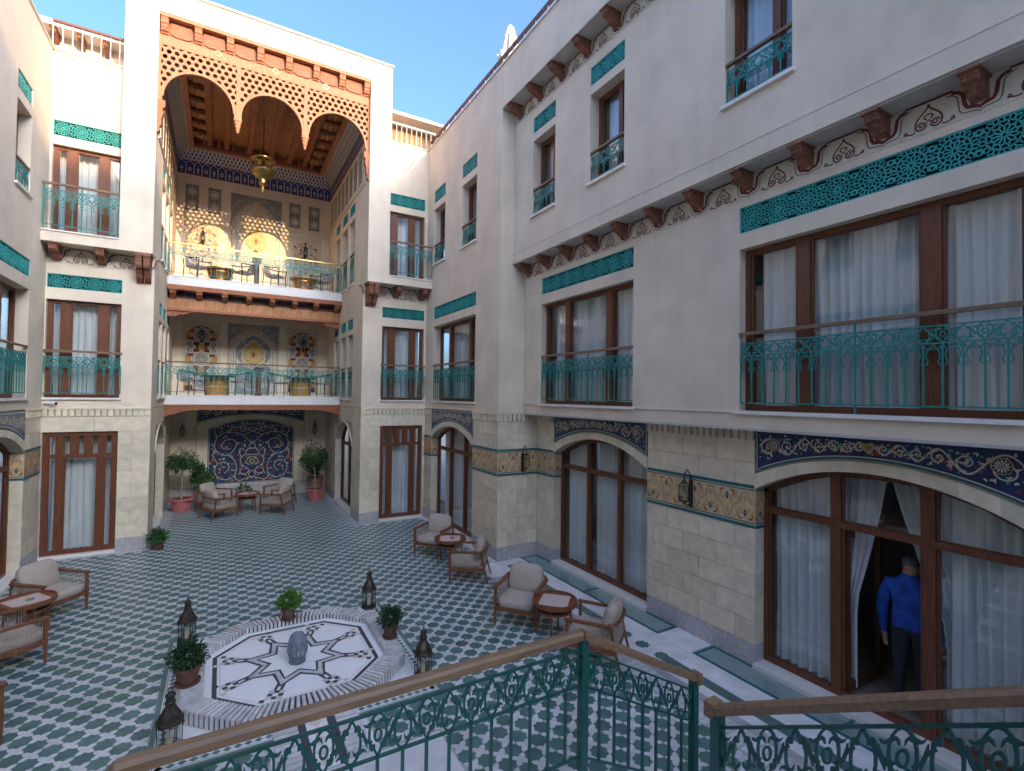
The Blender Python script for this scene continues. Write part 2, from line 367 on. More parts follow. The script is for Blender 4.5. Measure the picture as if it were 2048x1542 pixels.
def railing(fr, parent, s0, s1, zt, zb0, zb1, zbot, d, m='teal', pitch=.155, drops=True, hr='handrail', lw=.011, hw=.055, hh=.045, bar=.015, posts=(), slope=0, name='railing', zfoot=None):
    """zt handrail top, zb1..zb0 the scrolled band, zbot the foot rail; slope shears it for stairs"""
    f = (lambda s, dd, z: fr(s, dd, z + slope * (s - s0))) if slope else fr
    n = max(1, round((s1 - s0) / pitch)); w = (s1 - s0) / n; mb = MB(f); th = .010
    for k in range(n):
        orn(mb, s0 + k * w, w, zb0, zb1 - zb0, k % 2, m, d + th / 2, th, lw)
        if drops: drop(mb, s0 + k * w, w, zb0, (zb0 - zbot) * .42, m, d + th / 2, th, lw * .8)
    for z in (zb0, zb1, zbot): mb.box(s0, s1, d - bar / 2, d + bar / 2, z - .008, z + .008, m)
    for p in posts: mb.box(p - bar * .6, p + bar * .6, d - bar * .6, d + bar * .6, (zfoot or zbot), zt - hh, m)
    o = mb.build(name, parent)
    MB(f).prism([(s0 - .02, 0), (s1 + .02, 0), (s1 + .02, 1), (s0 - .02, 1)], 0, 1, hr) if False else None
    h = MB(f); q = [(-hw / 2, zt - hh), (hw / 2, zt - hh), (hw / 2, zt - hh * .3), (hw * .3, zt), (-hw * .3, zt), (-hw / 2, zt - hh * .3)]
    a = [h.pt(s0 - .015, d + x, z) for x, z in q]; b = [h.pt(s1 + .015, d + x, z) for x, z in q]
    for i in range(6): h.face([a[i], a[(i + 1) % 6], b[(i + 1) % 6], b[i]], hr)
    h.face(a[::-1], hr); h.face(b, hr); h.build('handrail', o)
    key = (m, bar)
    if key not in BARS: BARS[key] = MB().box(-bar / 2, bar / 2, -bar / 2, bar / 2, -.5, .5, m).mesh('baluster')
    for k in range(n + 1):
        s = s0 + k * w; bo = bpy.data.objects.new('baluster', BARS[key]); C.objects.link(bo); bo.parent = o
        bo.location = Vector(f(s, d, (zb0 + zbot) / 2)); bo.scale.z = zb0 - zbot
    return o

def lattice(fr, parent, s0, s1, z0, z1, m='teal_lattice', d=-.012, name='lattice_panel', fine=False):
    """pierced screen of twelve-petalled rosettes, in real strips over a recess coloured dark for its shade"""
    h = z1 - z0; n = max(1, round((s1 - s0) / h)); w = (s1 - s0) / n; mb = MB(fr); th = .016; b = .0115 * h / .34
    for p in (z0 + .008, z1 - .008): mb.box(s0, s1, d - th, d + .002, p - .008, p + .008, m)
    for p in (s0 + .008, s1 - .008): mb.box(p - .008, p + .008, d - th, d + .001, z0, z1, m)
    def seg(p, q):
        x0, x1 = min(p[0], q[0]), max(p[0], q[0])
        if z0 < p[1] < z1 and z0 < q[1] < z1 and s0 < p[0] < s1 and s0 < q[0] < s1: mb.ribbon([p, q], b, d, m, th=th)
    for k in range(n):
        c = (s0 + (k + .5) * w, (z0 + z1) / 2); sx = w / h
        P = lambda a, r: (c[0] + r * h * cos(a) * sx, c[1] + r * h * sin(a))
        mb.ribbon([P(2 * pi * i / 12, .065) for i in range(12)], b * 1.1, d, m, True, th)
        for i in range(12):
            a = 2 * pi * i / 12; a2 = a + pi / 12; a3 = a + pi / 6
            seg(P(a, .07), P(a, .22)); seg(P(a, .22), P(a2, .285)); seg(P(a2, .285), P(a3, .22))
            seg(P(a2, .285), P(a2, .39)); seg(P(a2, .39), P(a, .345)); seg(P(a2, .39), P(a3, .345)); seg(P(a, .345), P(a, .46))
            if fine: seg(P(a, .46), P(a2 - .08, .53)); seg(P(a, .46), P(a - pi / 12 + .08, .53)); seg(P(a2, .39), P(a2, .49))
            else: seg(P(a, .46), P(a2, .53))
        for e in (-1, 1):
            x = c[0] + e * w / 2
            for zz in (.22, .78):
                q = z0 + zz * h
                if s0 + .02 < x < s1 - .02 and e > 0: mb.ring((x, q), .07 * h, b, d, m, 6, th)
        mb.ring((c[0], c[1]), .47 * h, b, d, m, 24, th) if False else None
    return mb.build(name, parent)

CORB = {}
def corbel(fr0, kind, parent, loc, L=.30, w=.13, hgt=.21, m='corbel_wood', name='corbel'):
    """carved timber bracket; fr0 is a wall frame through the origin"""
    key = (kind, L, w, hgt, m)
    if key not in CORB:
        f = lambda d, s, z: fr0(s, d, z); mb = MB(f); k = hgt / .27
        prof = [(-.02, 0), (L, 0), (L, -.045 * k), (L - .015, -.055 * k), (L - .015, -.075 * k), (L - .03, -.085 * k), (L - .03, -.12 * k), (L - .055, -.145 * k), (L * .70, -.15 * k), (L * .62, -.18 * k), (L * .5, -.20 * k), (L * .42, -.235 * k), (L * .2, -.25 * k), (.03, -hgt), (-.02, -hgt)]
        mb.prism(prof, -w / 2, w / 2, m)
        mb.prism([(-.02, .0), (L + .02, .0), (L + .02, -.028 * k), (-.02, -.028 * k)], -w / 2 - .018, w / 2 + .018, m)
        for s in (-w * .22, w * .22): mb.prism([(L - .04, -.08 * k), (L - .018, -.085 * k), (L - .018, -.118 * k), (L - .05, -.14 * k)], s - w * .12, s + w * .12, m)
        mb.prism([(L * .5, -.16 * k), (L * .72, -.135 * k), (L * .66, -.175 * k), (L * .48, -.225 * k)], -w * .18, w * .18, m)
        CORB[key] = mb.mesh('corbel')
    o = bpy.data.objects.new(name, CORB[key]); C.objects.link(o); o.parent = parent; o.location = Vector(loc) - WL.get(parent, Vector()); return o

def frieze(fr, parent, cs, s0, s1, z0, z1, cw=.16, ch=.205):
    """painted strip under a soffit: stepped maroon border round each corbel, a palmette between"""
    mb = MB(fr); mb.box(s0, s1, 0, .006, z0, z1, 'cream_line'); H_ = z1 - z0
    cs = sorted(cs)
    def bord(s, g, w, m, dd):
        zt = z1; zb = z1 - ch - g; hw = cw / 2 + g; k = .05
        mb.ribbon([(s - hw - .10, zt - .02 - g * .3), (s - hw - k, zt - .035 - g * .3), (s - hw - k * .3, zt - .07 - g * .3), (s - hw, zb + .05), (s - hw + .02, zb + .015), (s - .03, zb), (s, zb - .018), (s + .03, zb), (s + hw - .02, zb + .015), (s + hw, zb + .05), (s + hw + k * .3, zt - .07 - g * .3), (s + hw + k, zt - .035 - g * .3), (s + hw + .10, zt - .02 - g * .3)], w, dd, m)
    for s in cs:
        if s0 + .05 < s < s1 - .05: bord(s, .03, .034, 'maroon', .0085); bord(s, .070, .010, 'slate', .0088)
    for a, b in zip(cs, cs[1:]):
        c = (a + b) / 2; zb = z0 + .03; q = H_ * .74
        mb.box(a + .2, b - .2, .006, .009, z1 - .022, z1 - .002, 'maroon')
        for e in (-1, 1):
            T = lambda pts: [(c + e * x * q, zb + y * q) for x, y in pts]
            mb.ribbon(T(bez((0, .98), (.12, .7), (.52, .6), (.46, .22), 8)), .016, .009, 'maroon')
            mb.ribbon(T(bez((.46, .22), (.42, .0), (.12, -.02), (.06, .22), 7)), .016, .009, 'maroon')
            mb.ribbon(T(spiral((.25, .24), .15, 1.3, 0, 1, .2, 14)), .014, .0096, 'maroon')
            mb.ribbon(T(bez((.46, .05), (.62, -.06), (.74, .1), (.88, .06), 6)), .014, .0096, 'maroon')
            mb.ribbon(T(spiral((.80, .12), .07, .9, -1.5, 1, .4, 7)), .012, .0102, 'maroon')
            mb.ribbon(T(bez((0, .62), (.16, .62), (.2, .5), (.06, .42), 6)), .014, .0096, 'maroon')
            mb.ribbon(T(bez((0, .40), (.07, .3), (.1, .3), (.12, .24), 4)), .012, .0102, 'maroon')
        mb.disc((c, zb + q), .014, .009, 'maroon', 8)
    return mb.build('painted_frieze', parent)

def stones(fr, parent, s0, s1, z0, z1, nc, blen=.62, phase=0, gap=.006, th=.02, m='limestone', name='stone_block'):
    h = (z1 - z0) / nc
    for r in range(nc):
        a = s0; x = s0 + blen * (.5 if (r + phase) % 2 else 1.0)
        while a < s1 - .02:
            b = min(x, s1)
            if s1 - b < .12: b = s1
            block(name, fr, a + gap / 2, b - gap / 2, -th, rnd.uniform(-.0015, .0015), z0 + r * h + gap / 2, z0 + (r + 1) * h - gap / 2, m, parent); a = b; x = b + blen
def dentils(fr, parent, s0, s1, z0=3.09, z1=3.27, step=.115):
    n = max(1, round((s1 - s0) / step)); w = (s1 - s0) / n
    for k in range(n): block('dentil', fr, s0 + k * w + w * .13, s0 + (k + 1) * w - w * .13, -.02, .028, z0, z1 - .035, 'limestone', parent)
    block('dentil_course', fr, s0, s1, -.02, .040, z1 - .035, z1, 'limestone', parent)
def band(fr, parent, s0, s1, z0=1.87, z1=2.46):
    """tile band of arabesques between teal lines"""
    mb = MB(fr); mb.box(s0, s1, -.02, .004, z0, z1, 'cream_tile')
    for z in (z0 + .022, z1 - .022): mb.box(s0, s1, .004, .012, z - .02, z + .02, 'teal_line')
    for z in (z0 + .068, z1 - .068): mb.box(s0, s1, .004, .009, z - .007, z + .007, 'teal_line')
    a0, a1 = z0 + .085, z1 - .085; mb.box(s0, s1, .004, .0065, a0, a1, 'tan_tile'); H_ = a1 - a0; zc = (a0 + a1) / 2
    p = .27; n = max(1, round((s1 - s0) / p)); p = (s1 - s0) / n; D = .0095
    def blob(s, z, w, h, m, dd): mb.flat([(s, z + h), (s + w * .6, z + h * .35), (s + w, z - h * .1), (s + w * .5, z - h * .6), (s, z - h), (s - w * .5, z - h * .6), (s - w, z - h * .1), (s - w * .6, z + h * .35)], dd, m)
    for k in range(n):
        s = s0 + (k + .5) * p; u = 1 if k % 2 else -1
        zz = zc + u * H_ * .24
        blob(s, zz, .036, .078, 'cream_line', D); blob(s, zz, .028, .064, 'navy', D + .0012); blob(s, zz, .009, .020, 'gold', D + .0024)
        z2 = zc - u * H_ * .24; blob(s, z2, .050, .066, 'cream_line', D); blob(s, z2, .041, .055, 'ochre', D + .001); blob(s, z2, .026, .036, 'cream_line', D + .002); blob(s, z2, .011, .02, 'navy', D + .003)
        for e in (-1, 1):
            T = lambda pts: [(s + e * x * p, zc + u * y * H_) for x, y in pts]
            ok = lambda pts: [q for q in pts if s0 < q[0] < s1]
            mb.ribbon(ok(T(bez((0, .46), (.30, .44), (.16, .1), (.5, .02), 8))), .011, D, 'cream_line')
            mb.ribbon(ok(T(bez((0, -.46), (.34, -.40), (.12, -.12), (.5, .02), 8))), .009, D, 'brick_red')
            q = ok(T(spiral((.27, .17), .15, 1.1, 0, 1, .2, 12))); mb.ribbon(q, .010, D + .001, 'ochre')
            q = ok(T(bez((.12, .40), (.3, .5), (.40, .40), (.44, .26), 6))); mb.ribbon(q, taper(len(q), .026), D, 'brick_red') if len(q) > 2 else None
            q = ok(T(bez((.16, -.30), (.3, -.45), (.42, -.35), (.40, -.2), 6))); mb.ribbon(q, taper(len(q), .022), D, 'cream_line') if len(q) > 2 else None
    return mb.build('tile_band', parent)
def vine(mb, s0, s1, lo, hi, d, lw=.012, wv=.95, line='cream_line', dots=('gold', 'turquoise', 'cream_line', 'coral'), seed=1, rmax=.16):
    """scrolling stem with spirals, leaves and small flowers filling the strip between lo(s) and hi(s)"""
    rg = random.Random(seed); x = s0; side = 1
    mid = lambda s: (lo(s) + hi(s)) / 2
    inside = lambda p: s0 < p[0] < s1 and lo(p[0]) + lw < p[1] < hi(p[0]) - lw
    def rib(pts, w, dd, m):
        run = []
        for q in pts + [None]:
            if q is not None and inside(q): run.append(q)
            else:
                if len(run) > 1: mb.ribbon(run, w if not isinstance(w, float) or w > 0 else taper(len(run), -w), dd, m)
                run = []
    while x < s1 - .04:
        h = hi(x + .05) - lo(x + .05); per = max(.10, min(wv * h, .36)); c = (x + per / 2, mid(x + per / 2)); r = min(h * .40, per * .46, rmax)
        rib([(x + per * i / 10, mid(x + per * i / 10) + side * r * .95 * sin(pi * i / 10)) for i in range(11)], lw, d, line)
        rib(spiral(c, r * .78, 1.25, pi / 2 * side, -side, .18, 20), lw * .85, d + .001, line)
        mb.disc(c, r * .16, d + .003, 'gold' if rg.random() < .4 else line, 7)
        cnt = int(8 + 44 * h * per / .1)
        for _ in range(min(cnt, 34)):
            p = (x + rg.random() * per, lo(x) + rg.random() * h)
            if not inside(p): continue
            a = rg.random() * 6.28; l = rg.uniform(.02, .045); q = [(p[0] + l * t * cos(a + 1.4 * t), p[1] + l * t * sin(a + 1.4 * t)) for t in (0, .33, .66, 1)]
            if rg.random() < .6: rib(q, -lw * 1.3, d + .0005, line if rg.random() < .6 else rg.choice(dots))
            else: mb.disc(p, rg.uniform(.006, .013), d + .002, rg.choice(dots), 6)
        x += per; side = -side
def rosette(mb, c, r, d, petal='cream_line', mid='navy', ring='gold', n=12):
    mb.disc(c, r, d, ring, 20); mb.disc(c, r * .88, d + .0008, mid, 20)
    for k in range(n):
        a = 2 * pi * k / n; p = [(c[0] + r * q * cos(a), c[1] + r * q * sin(a)) for q in (.25, .45, .62, .78)]; mb.ribbon(p, [r * .06, r * .16, r * .2, r * .05], d + .0016, petal)
    mb.disc(c, r * .22, d + .0024, petal, 10); mb.disc(c, r * .12, d + .003, mid, 8)
def spandrel(fr, parent, s0, s1, zs, za, ztop, seed=1, name='tile_spandrel'):
    """navy tile panel over a segmental arch: bottom edge follows the arc"""
    mb = MB(fr); A = arc(s0, s1, zs, za, 24)
    mb.prism([(s1, ztop), (s0, ztop)] + A, -.03, .006, 'teal_line')
    def inset(g, m, d):
        mb.flat([(s1 - g, ztop - g), (s0 + g, ztop - g)] + [(max(s0 + g, min(s1 - g, a)), b + g) for a, b in A], d, m)
    inset(.028, 'cream_line', .0075); inset(.040, 'navy', .009)
    lo = lambda s: arcz(s, s0, s1, zs, za) + .055; hi = lambda s: ztop - .052
    c = (s0 + s1) / 2
    vine(mb, s0 + .06, c - .02, lo, hi, .0105, .017, wv=.8, seed=seed); vine(mb, c + .02, s1 - .06, lo, hi, .0105, .017, wv=.8, seed=seed + 5)
    for e in (-1, 1): rosette(mb, (c + e * (s1 - s0) * .40, ztop - .20), .082, .0135)
    mb.flat([(c - .07, ztop - .10), (c, ztop - .08), (c + .07, ztop - .10), (c + .05, ztop - .16), (c, ztop - .21), (c - .05, ztop - .16)], .014, 'gold')
    rosette(mb, (c, ztop - .135), .036, .0152, n=8)
    return mb.build(name, parent)
def ringstone(fr, parent, s0, s1, zs, za, t=.20, n=9, d1=.012):
    """voussoirs of a segmental arch: each a block of its own"""
    A = arc(s0, s1, zs, za, n * 3); B = arc(s0, s1, zs + t, za + t * .62, n * 3)
    for k in range(n):
        a = A[k * 3:k * 3 + 4]; b = B[k * 3:k * 3 + 4]
        MB(fr).prism(a + b[::-1], -.24, d1, 'limestone').build('voussoir', parent)
# ---------------------------------------------------------------- the setting: ground and courtyard floor
XL, XR1, XR2, XB2, XB3 = -3.35, 5.33, 6.37, 5.98, 5.68        # wall planes
YB, YJ, YP, YBK = 14.40, 9.74, 13.92, 19.85                    # back wings, jog, portal front, loggia back wall
TX0, TX1 = -1.43, 3.43                                         # loggia between its side walls
ZC, Z2, Z3, ZR = 3.27, 6.65, 10.15, 11.12
tag(MB().box(-150, 150, -150, 150, -.6, -.09, 'mortar').build('ground'), kind='structure')
flo = MB().box(-3.4, 6.5, -3, YBK, -.08, -.005, 'grout').build('courtyard_floor'); tag(flo, kind='structure')

FC = (.95, 7.33); FH, FCUT = 1.28, .58                          # fountain centre, half size, corner cut
def in_field(x, y):
    if abs(x - FC[0]) < 1.53 and abs(y - FC[1]) < 1.53: return False
    if .50 < x < 1.50 and y < 6.0 and y > 5.12: return False
    if .26 < x < 2.14 and y < 5.16: return False
    if y > YB - .22: return TX0 + .25 < x < TX1 - .25 and y < YBK - .1
    if y > YJ - .1: return XL + .1 < x < XR1 - .12
    return XL + .1 < x < 4.72
a_ = .152; p_ = a_ * math.sqrt(2)
def star_pts(g=.004):
    Ro = p_ * .494 - g * .5; Ri = Ro * .80
    return [((Ro if k % 2 == 0 else Ri) * cos(pi / 4 + k * pi / 8), (Ro if k % 2 == 0 else Ri) * sin(pi / 4 + k * pi / 8)) for k in range(16)]
SP = star_pts()
def cross2():
    Ro = p_ * .494 + .0012; Ri = Ro * .80 + .0015; pts = []
    for q in range(4):
        ca = q * pi / 2; cx, cy = a_ * cos(ca), a_ * sin(ca)
        for k in range(2, -3, -1):
            # star vertices seen from the cell centre, swept so that the outline runs counter-clockwise
            a = ca + pi + k * pi / 8; r = Ro if k % 2 == 0 else Ri
            pts.append((cx + r * cos(a), cy + r * sin(a)))
    return pts
CP = cross2()
def tilemesh(pts, m, h): return MB(lambda s, d, z: (s, z, d)).prism(pts, -.02, h, m).mesh('tile')
SM, CM = tilemesh(SP, 'tile_green', 0.0), tilemesh(CP, 'tile_white', -.0005)
stars, crosses = [], []
for i in range(-30, 50):
    for j in range(-30, 140):
        if (i + j) % 2: continue
        x, y = i * a_ + .10, j * a_ + .08
        if y < 2.0: continue
        if in_field(x, y): stars.append((x, y))
        if in_field(x + a_, y): crosses.append((x + a_, y))
near = lambda p: (p[0] - .9) ** 2 * .6 + (p[1] - 4.6) ** 2
def lay(pts, mesh, poly, m, h, name, other):
    vis = [p for p in pts if (Vector((p[0], p[1], 0)) - Vector((0, 0, 0))).dot(fw) > 3.2]
    vis.sort(key=lambda p: p[0] ** 2 + p[1] ** 2)
    ok = [p for p in vis if p[1] > 4.2 and -.62 < (p[0] * rt.x + p[1] * rt.y) / (p[0] * fw.x + p[1] * fw.y) < .45 or p[1] > 5][:290]
    s = set(ok)
    for p in ok:
        o = bpy.data.objects.new(name, mesh); C.objects.link(o); o.parent = flo; o.location = (p[0], p[1], rnd.uniform(-.0008, .0008)); o.rotation_euler.z = rnd.uniform(-.012, .012)
    mb = MB(lambda a, d, z: (a, z, d))
    for p in pts:
        if p not in s: mb.prism([(p[0] + a, p[1] + b) for a, b in poly], -.012, h, m)
    tag(link(other, mb.mesh(other, recalc=False), flo), kind='stuff')
lay(stars, SM, SP, 'tile_green', 0.0, 'star_tile', 'star_tiles')
lay(crosses, CM, CP, 'tile_white', -.0005, 'cross_tile', 'cross_tiles')
# margins: marble strips along the walls, brick-striped strip, drain grate, green inlay, glass gutters
def slabs(x0, x1, y0, y1, m='marble', step=.62, name='marble_slab'):
    n = max(1, round((y1 - y0) / step)); w = (y1 - y0) / n
    for k in range(n): block(name, ID, x0 + .002, x1 - .002, y0 + k * w + .002, y0 + (k + 1) * w - .002, -.03, .001 + rnd.uniform(-.0008, .0008), m, flo)
def slabsx(x0, x1, y0, y1, m='marble', step=.62):
    n = max(1, round((x1 - x0) / step)); w = (x1 - x0) / n
    for k in range(n): block('marble_slab', ID, x0 + k * w + .002, x0 + (k + 1) * w - .002, y0, y1, -.03, .001 + rnd.uniform(-.0008, .0008), m, flo)
slabs(5.22, 5.38, 1.6, YJ - .05); slabs(5.56, 5.92, 1.6, YJ - .02, step=.8); slabs(5.38, 5.56, 9.4, YJ - .04); slabs(5.92, XR2, 4.95, 5.58)
slabs(XR1 - .12, XR1, YJ, YB - .05); slabsx(4.76, 5.22, 8.9, YJ - .02)
slabs(TX0, TX0 + .25, YB, YBK, 'plinth'); slabs(TX1 - .25, TX1, YB, YBK, 'plinth')
for x0, x1 in ((XL, TX0), (TX1, XR1)): slabsx(x0, x1, YB - .07, YB, 'plinth')
for k in range(88):                                             # pale bricks across the strip by the drain
    y = -.2 + k * .102
    if y > 8.85: break
    if y > 2.2: block('brick', ID, 4.765, 5.09, y, y + .082, -.03, .001, 'brick_pale', flo)
for x0, x1 in ((XL, TX0 - .02), (TX1 + .02, XR1)):
    k = x0 + .05
    while k < x1 - .06: block('brick', ID, k, k + .062, YB - .19, YB - .075, -.03, .001, 'brick_pale', flo); k += .082
gr = MB().box(5.10, 5.215, 2, 8.85, -.05, -.012, 'slate')
for k in range(150):
    y = 2.0 + k * .046
    if y < 8.8: gr.box(5.10, 5.215, y, y + .014, -.02, .0, 'plinth')
for x in (5.10, 5.138, 5.176, 5.205): gr.box(x, x + .012, 2, 8.85, -.02, .0006, 'plinth')
gr.build('drain_grate', flo)
il = MB(lambda s, d, z: (s, z, d))
il.prism(rect(5.40, 5.545, 2, 5.0), -.03, .0022, 'tile_green'); il.prism(rect(5.40, 5.545, 5.9, 9.4), -.03, .0022, 'tile_green')
for y in (5.08, 5.46, 5.82): il.prism([(5.47 + a * 1.1, y + b * 1.1) for a, b in SP], -.03, .0026, 'tile_green')
il.prism(rect(5.385, 5.555, 5.0, 5.9), -.04, .0014, 'marble')
il.build('green_inlay', flo)
for y0, y1, div in ((5.60, YJ - .03, (7.47,)), (1.2, 4.92, (3.0,))):
    g = thing('glass_gutter', 'teal glass gutter cover set in the floor below the %s' % ('arched window with the round-topped frame' if y0 > 4 else 'wide arched doorway'), 'floor glass', (6.15, (y0 + y1) / 2, 0))
    fm = MB(); fm.box(5.925, 5.97, y0, y1, -.04, .004, 'teal_line'); fm.box(6.33, 6.366, y0, y1, -.04, .004, 'teal_line')
    for q in [y0 + .022, y1 - .022]: fm.box(5.97, 6.33, q - .022, q + .022, -.04, .0038, 'teal_line')
    for q in div: fm.box(5.97, 6.33, q - .02, q + .02, -.04, .0042, 'teal_line')
    fm.build('frame', g); ys = [y0 + .044] + list(div) + [y1 - .044]
    for a, b in zip(ys, ys[1:]): MB().box(5.975, 6.325, a + .02, b - .02, -.012, -.002, 'floor_glass').build('glass_plate', g)
    MB().box(5.975, 6.325, y0 + .03, y1 - .03, -.08, -.065, 'turquoise' if y0 > 5 else 'slate').build('trough', g)

# ---------------------------------------------------------------- right wing
BAYS = ((6.26, 9.06), (1.46, 4.26))
RW = thing('hotel_wing', 'cream three-storey wing on the right with arched doors, jutting upper floors and timber corbels', 'building', (7.5, 6, 0))
G2 = FR(XR2); G2b = FR(XR2 + .016)
gw = wall(G2b, rect(-3, YJ - .004, -.08, ZC), [(arched(a, b, .05, 2.42, 2.82), None, None) for a, b in BAYS], 'mortar', RW, rev='limestone')
segs = [(-1.6, 1.46), (4.26, 6.26), (9.06, YJ)]
def cladding(fr, par, s0, s1, ph=0, blen=.62, plinth=True, bandz=True, dent=True, lim=True):
    if plinth: stones(fr, par, s0, s1, -.02, .29, 1, 1.4, m='plinth', name='plinth_stone', th=.03)
    if bandz:
        stones(fr, par, s0, s1, .29, 1.87, 5, blen, ph); band(fr, par, s0, s1); stones(fr, par, s0, s1, 2.46, 3.09, 2, blen, ph)
    else: stones(fr, par, s0, s1, .29, 3.09, 9, blen, ph)
    if dent: dentils(fr, par, s0, s1)
for k, (a, b) in enumerate(segs): cladding(G2, gw, a, b, k % 2)
def arch_bay(fr, par, thing_, a, b, seed, desc, frj, Xw, inward):
    """spandrel, voussoirs, sill, window and curtain of one ground-floor arch"""
    spandrel(fr, thing_, a, b, 2.65, 2.97, ZC - .02, seed)
    ringstone(fr, par, a, b, 2.42, 2.82)
    block('sill', fr, a - .0, b + .0, -.3, .05, -.02, .055, 'sill_marble', par)
    # the far jamb of the reveal carries the stone courses and the band too
    x0, x1 = sorted((Xw, Xw + inward * .20))
    stones(frj, par, x0, x1, .06, .29, 1, 1, m='plinth', name='plinth_stone', th=.012); stones(frj, par, x0, x1, .29, 1.87, 5, 1); stones(frj, par, x0, x1, 2.46, 2.60, 1, 1)
    band(frj, par, x0, x1)
A0, A1 = BAYS[0]; B0, B1 = BAYS[1]
for k, (a, b) in enumerate(BAYS): arch_bay(G2, gw, RW, a, b, 3 + k * 9, '', FB(b - .001), XR2, 1)
window(G2, RW, A0, A1, .055, 2.42, [(A1 - .95, .085), (A1 - 1.88, .085)], [2.13], 2.82, d=-.20)
window(G2, RW, B0, B1, .055, 2.42, [(B1 - .95, .10), (B1 - 1.88, .11)], [2.13], 2.82, d=-.20, nopane=((1, 0),))
# the door leaf of the doorway stands open, folded into the room
dl = MB(FF(B1 - 1.00)); x0 = XR2 + .30
for q in ((x0, x0 + .07, .08, 2.06), (x0 + .80, x0 + .87, .08, 2.06)): dl.box(q[0], q[1], -.03, .03, q[2], q[3], 'wood')
for q in ((.08, .20), (1.96, 2.06)): dl.box(x0 + .07, x0 + .80, -.03, .03, q[0], q[1], 'wood')
dlo = dl.build('door_leaf', RW); MB(FF(B1 - 1.00)).box(x0 + .07, x0 + .80, -.006, .006, .20, 1.96, 'glass').build('pane', dlo)
cw_ = 'white sheer curtain behind '
curtain(G2, cw_ + 'the leftmost tall light of the near arched window', 8.22, 8.98, .10, 2.98, -.38, 6, .045)
curtain(G2, cw_ + 'the middle and right lights of the near arched window', 6.34, 8.02, .10, 2.98, -.39, 11, .045)
curtain(G2, cw_ + 'the left light of the wide doorway', 3.40, 4.18, .10, 2.98, -.38, 6, .045)
curtain(G2, 'white curtain tied back at the left of the open doorway', 2.86, 3.36, .10, 2.98, -.50, 5, .045, tie=1)
curtain(G2, 'white curtain tied back at the right of the open doorway', 2.10, 2.86, .10, 2.98, -.46, 7, .045, tie=-1)
curtain(G2, cw_ + 'the right light of the wide doorway', 1.50, 2.22, .10, 2.98, -.38, 7, .045)
# first floor box
U2 = FR(XB2); LW = [(a - .03, b - .03) for a, b in BAYS]
def rail_z(z): return (z + 1.05, z + .75, z + .91, z + .10)
w2 = wall(U2, rect(-3, YJ - .004, ZC, Z2), sum([[(rect(a, b, 3.50, 5.66), None, None), (rect(a, b, 5.87, 6.22), .045, 'teal_shade')] for a, b in LW], []), 'stucco', RW, th=.22)
wall(FR(5.985), rect(-3, YJ, ZC - .012, ZC + .215), [], 'stucco', RW, th=.02, name='skirt') if False else None
MB(U2).box(-3, YJ, -.0, .022, ZC + .20, ZC + .213, 'stucco_trim').build('drip_moulding', RW)
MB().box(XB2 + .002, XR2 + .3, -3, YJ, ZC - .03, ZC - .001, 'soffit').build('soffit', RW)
DW = ('the first-floor window above the near arched window', 'the large first-floor window above the doorway')
for k, (a, b) in enumerate(LW):
    window(U2, RW, a, b, 3.50, 5.66, [(b - .78, .15), (b - 2.05, .16)], d=-.13)
    lattice(U2, RW, a, b, 5.87, 6.22, fine=(k == 1)); block('sill', U2, a - .05, b + .06, -.22, .055, 3.455, 3.50, 'sill_marble', RW)
    railing(U2, RW, a + .01, b - .01, 4.54, 4.22, 4.39, 3.60, -.02, posts=((a + b) / 2 - .18 * (k == 0), ), zfoot=3.5)
    curtain(U2, cw_ + 'most of ' + DW[k], a + .85, b - .12, 3.53, 5.95, -.34, 15, .045); curtain(U2, cw_ + 'the right light of ' + DW[k], a + .05, a + .72, 3.53, 5.95, -.32, 6, .04)
# second floor, jutting again over corbels
U3 = FR(XB3); SMW = [(8.15, 8.97), (6.16, 7.05), (3.34, 4.24), (.55, 1.45)]
w3 = wall(U3, rect(-3, YJ - .004, Z2, Z3), sum([[(rect(a, b, 7.52, 9.14), None, None), (rect(a, b, 9.30, 9.64), .045, 'teal_shade')] for a, b in SMW], []), 'stucco', RW, th=.30)
MB(U3).box(-3, YJ - .001, 0, .028, Z2, Z2 + .225, 'stucco').build('fascia_band', RW)
MB(U3).box(-3, YJ - .001, 0, .034, Z2 + .225, Z2 + .24, 'stucco_trim').build('drip_moulding', RW)
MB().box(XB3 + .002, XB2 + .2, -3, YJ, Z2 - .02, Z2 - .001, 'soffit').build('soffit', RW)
SMD = ('the small upper window nearest the jog in the wall', 'the small upper window left of the plain stretch of wall', 'the small upper window over the blank wall', 'the cut-off upper window in the top right corner')
for k, (a, b) in enumerate(SMW):
    window(U3, RW, a, b, 7.52, 9.14, [(a + .30, .09)], d=-.20, fw=.08); lattice(U3, RW, a, b, 9.30, 9.64)
    block('sill', U3, a - .04, b + .05, -.25, .05, 7.475, 7.52, 'sill_marble', RW)
    railing(U3, RW, a + .01, b - .01, 8.10, 7.82, 7.98, 7.58, -.03, pitch=.16)
    curtain(U3, cw_ + SMD[k], a + .03, b - .03, 7.54, 9.40, -.42, 8, .04)
cor2 = [9.54 - .778 * k for k in range(13)]; cor1 = [9.47 - .79 * k for k in range(13)]
for y in cor2: corbel(FR(0), 'R', RW, (XB2, y, Z2 - .022), .29)
for y in cor1: corbel(FR(0), 'R', RW, (XB3, y, Z3 - .022), .34)
frieze(U2, RW, cor2, -2, YJ, 6.31, Z2 - .022); frieze(U3, RW, cor1, -2, YJ, 9.82, Z3 - .022)
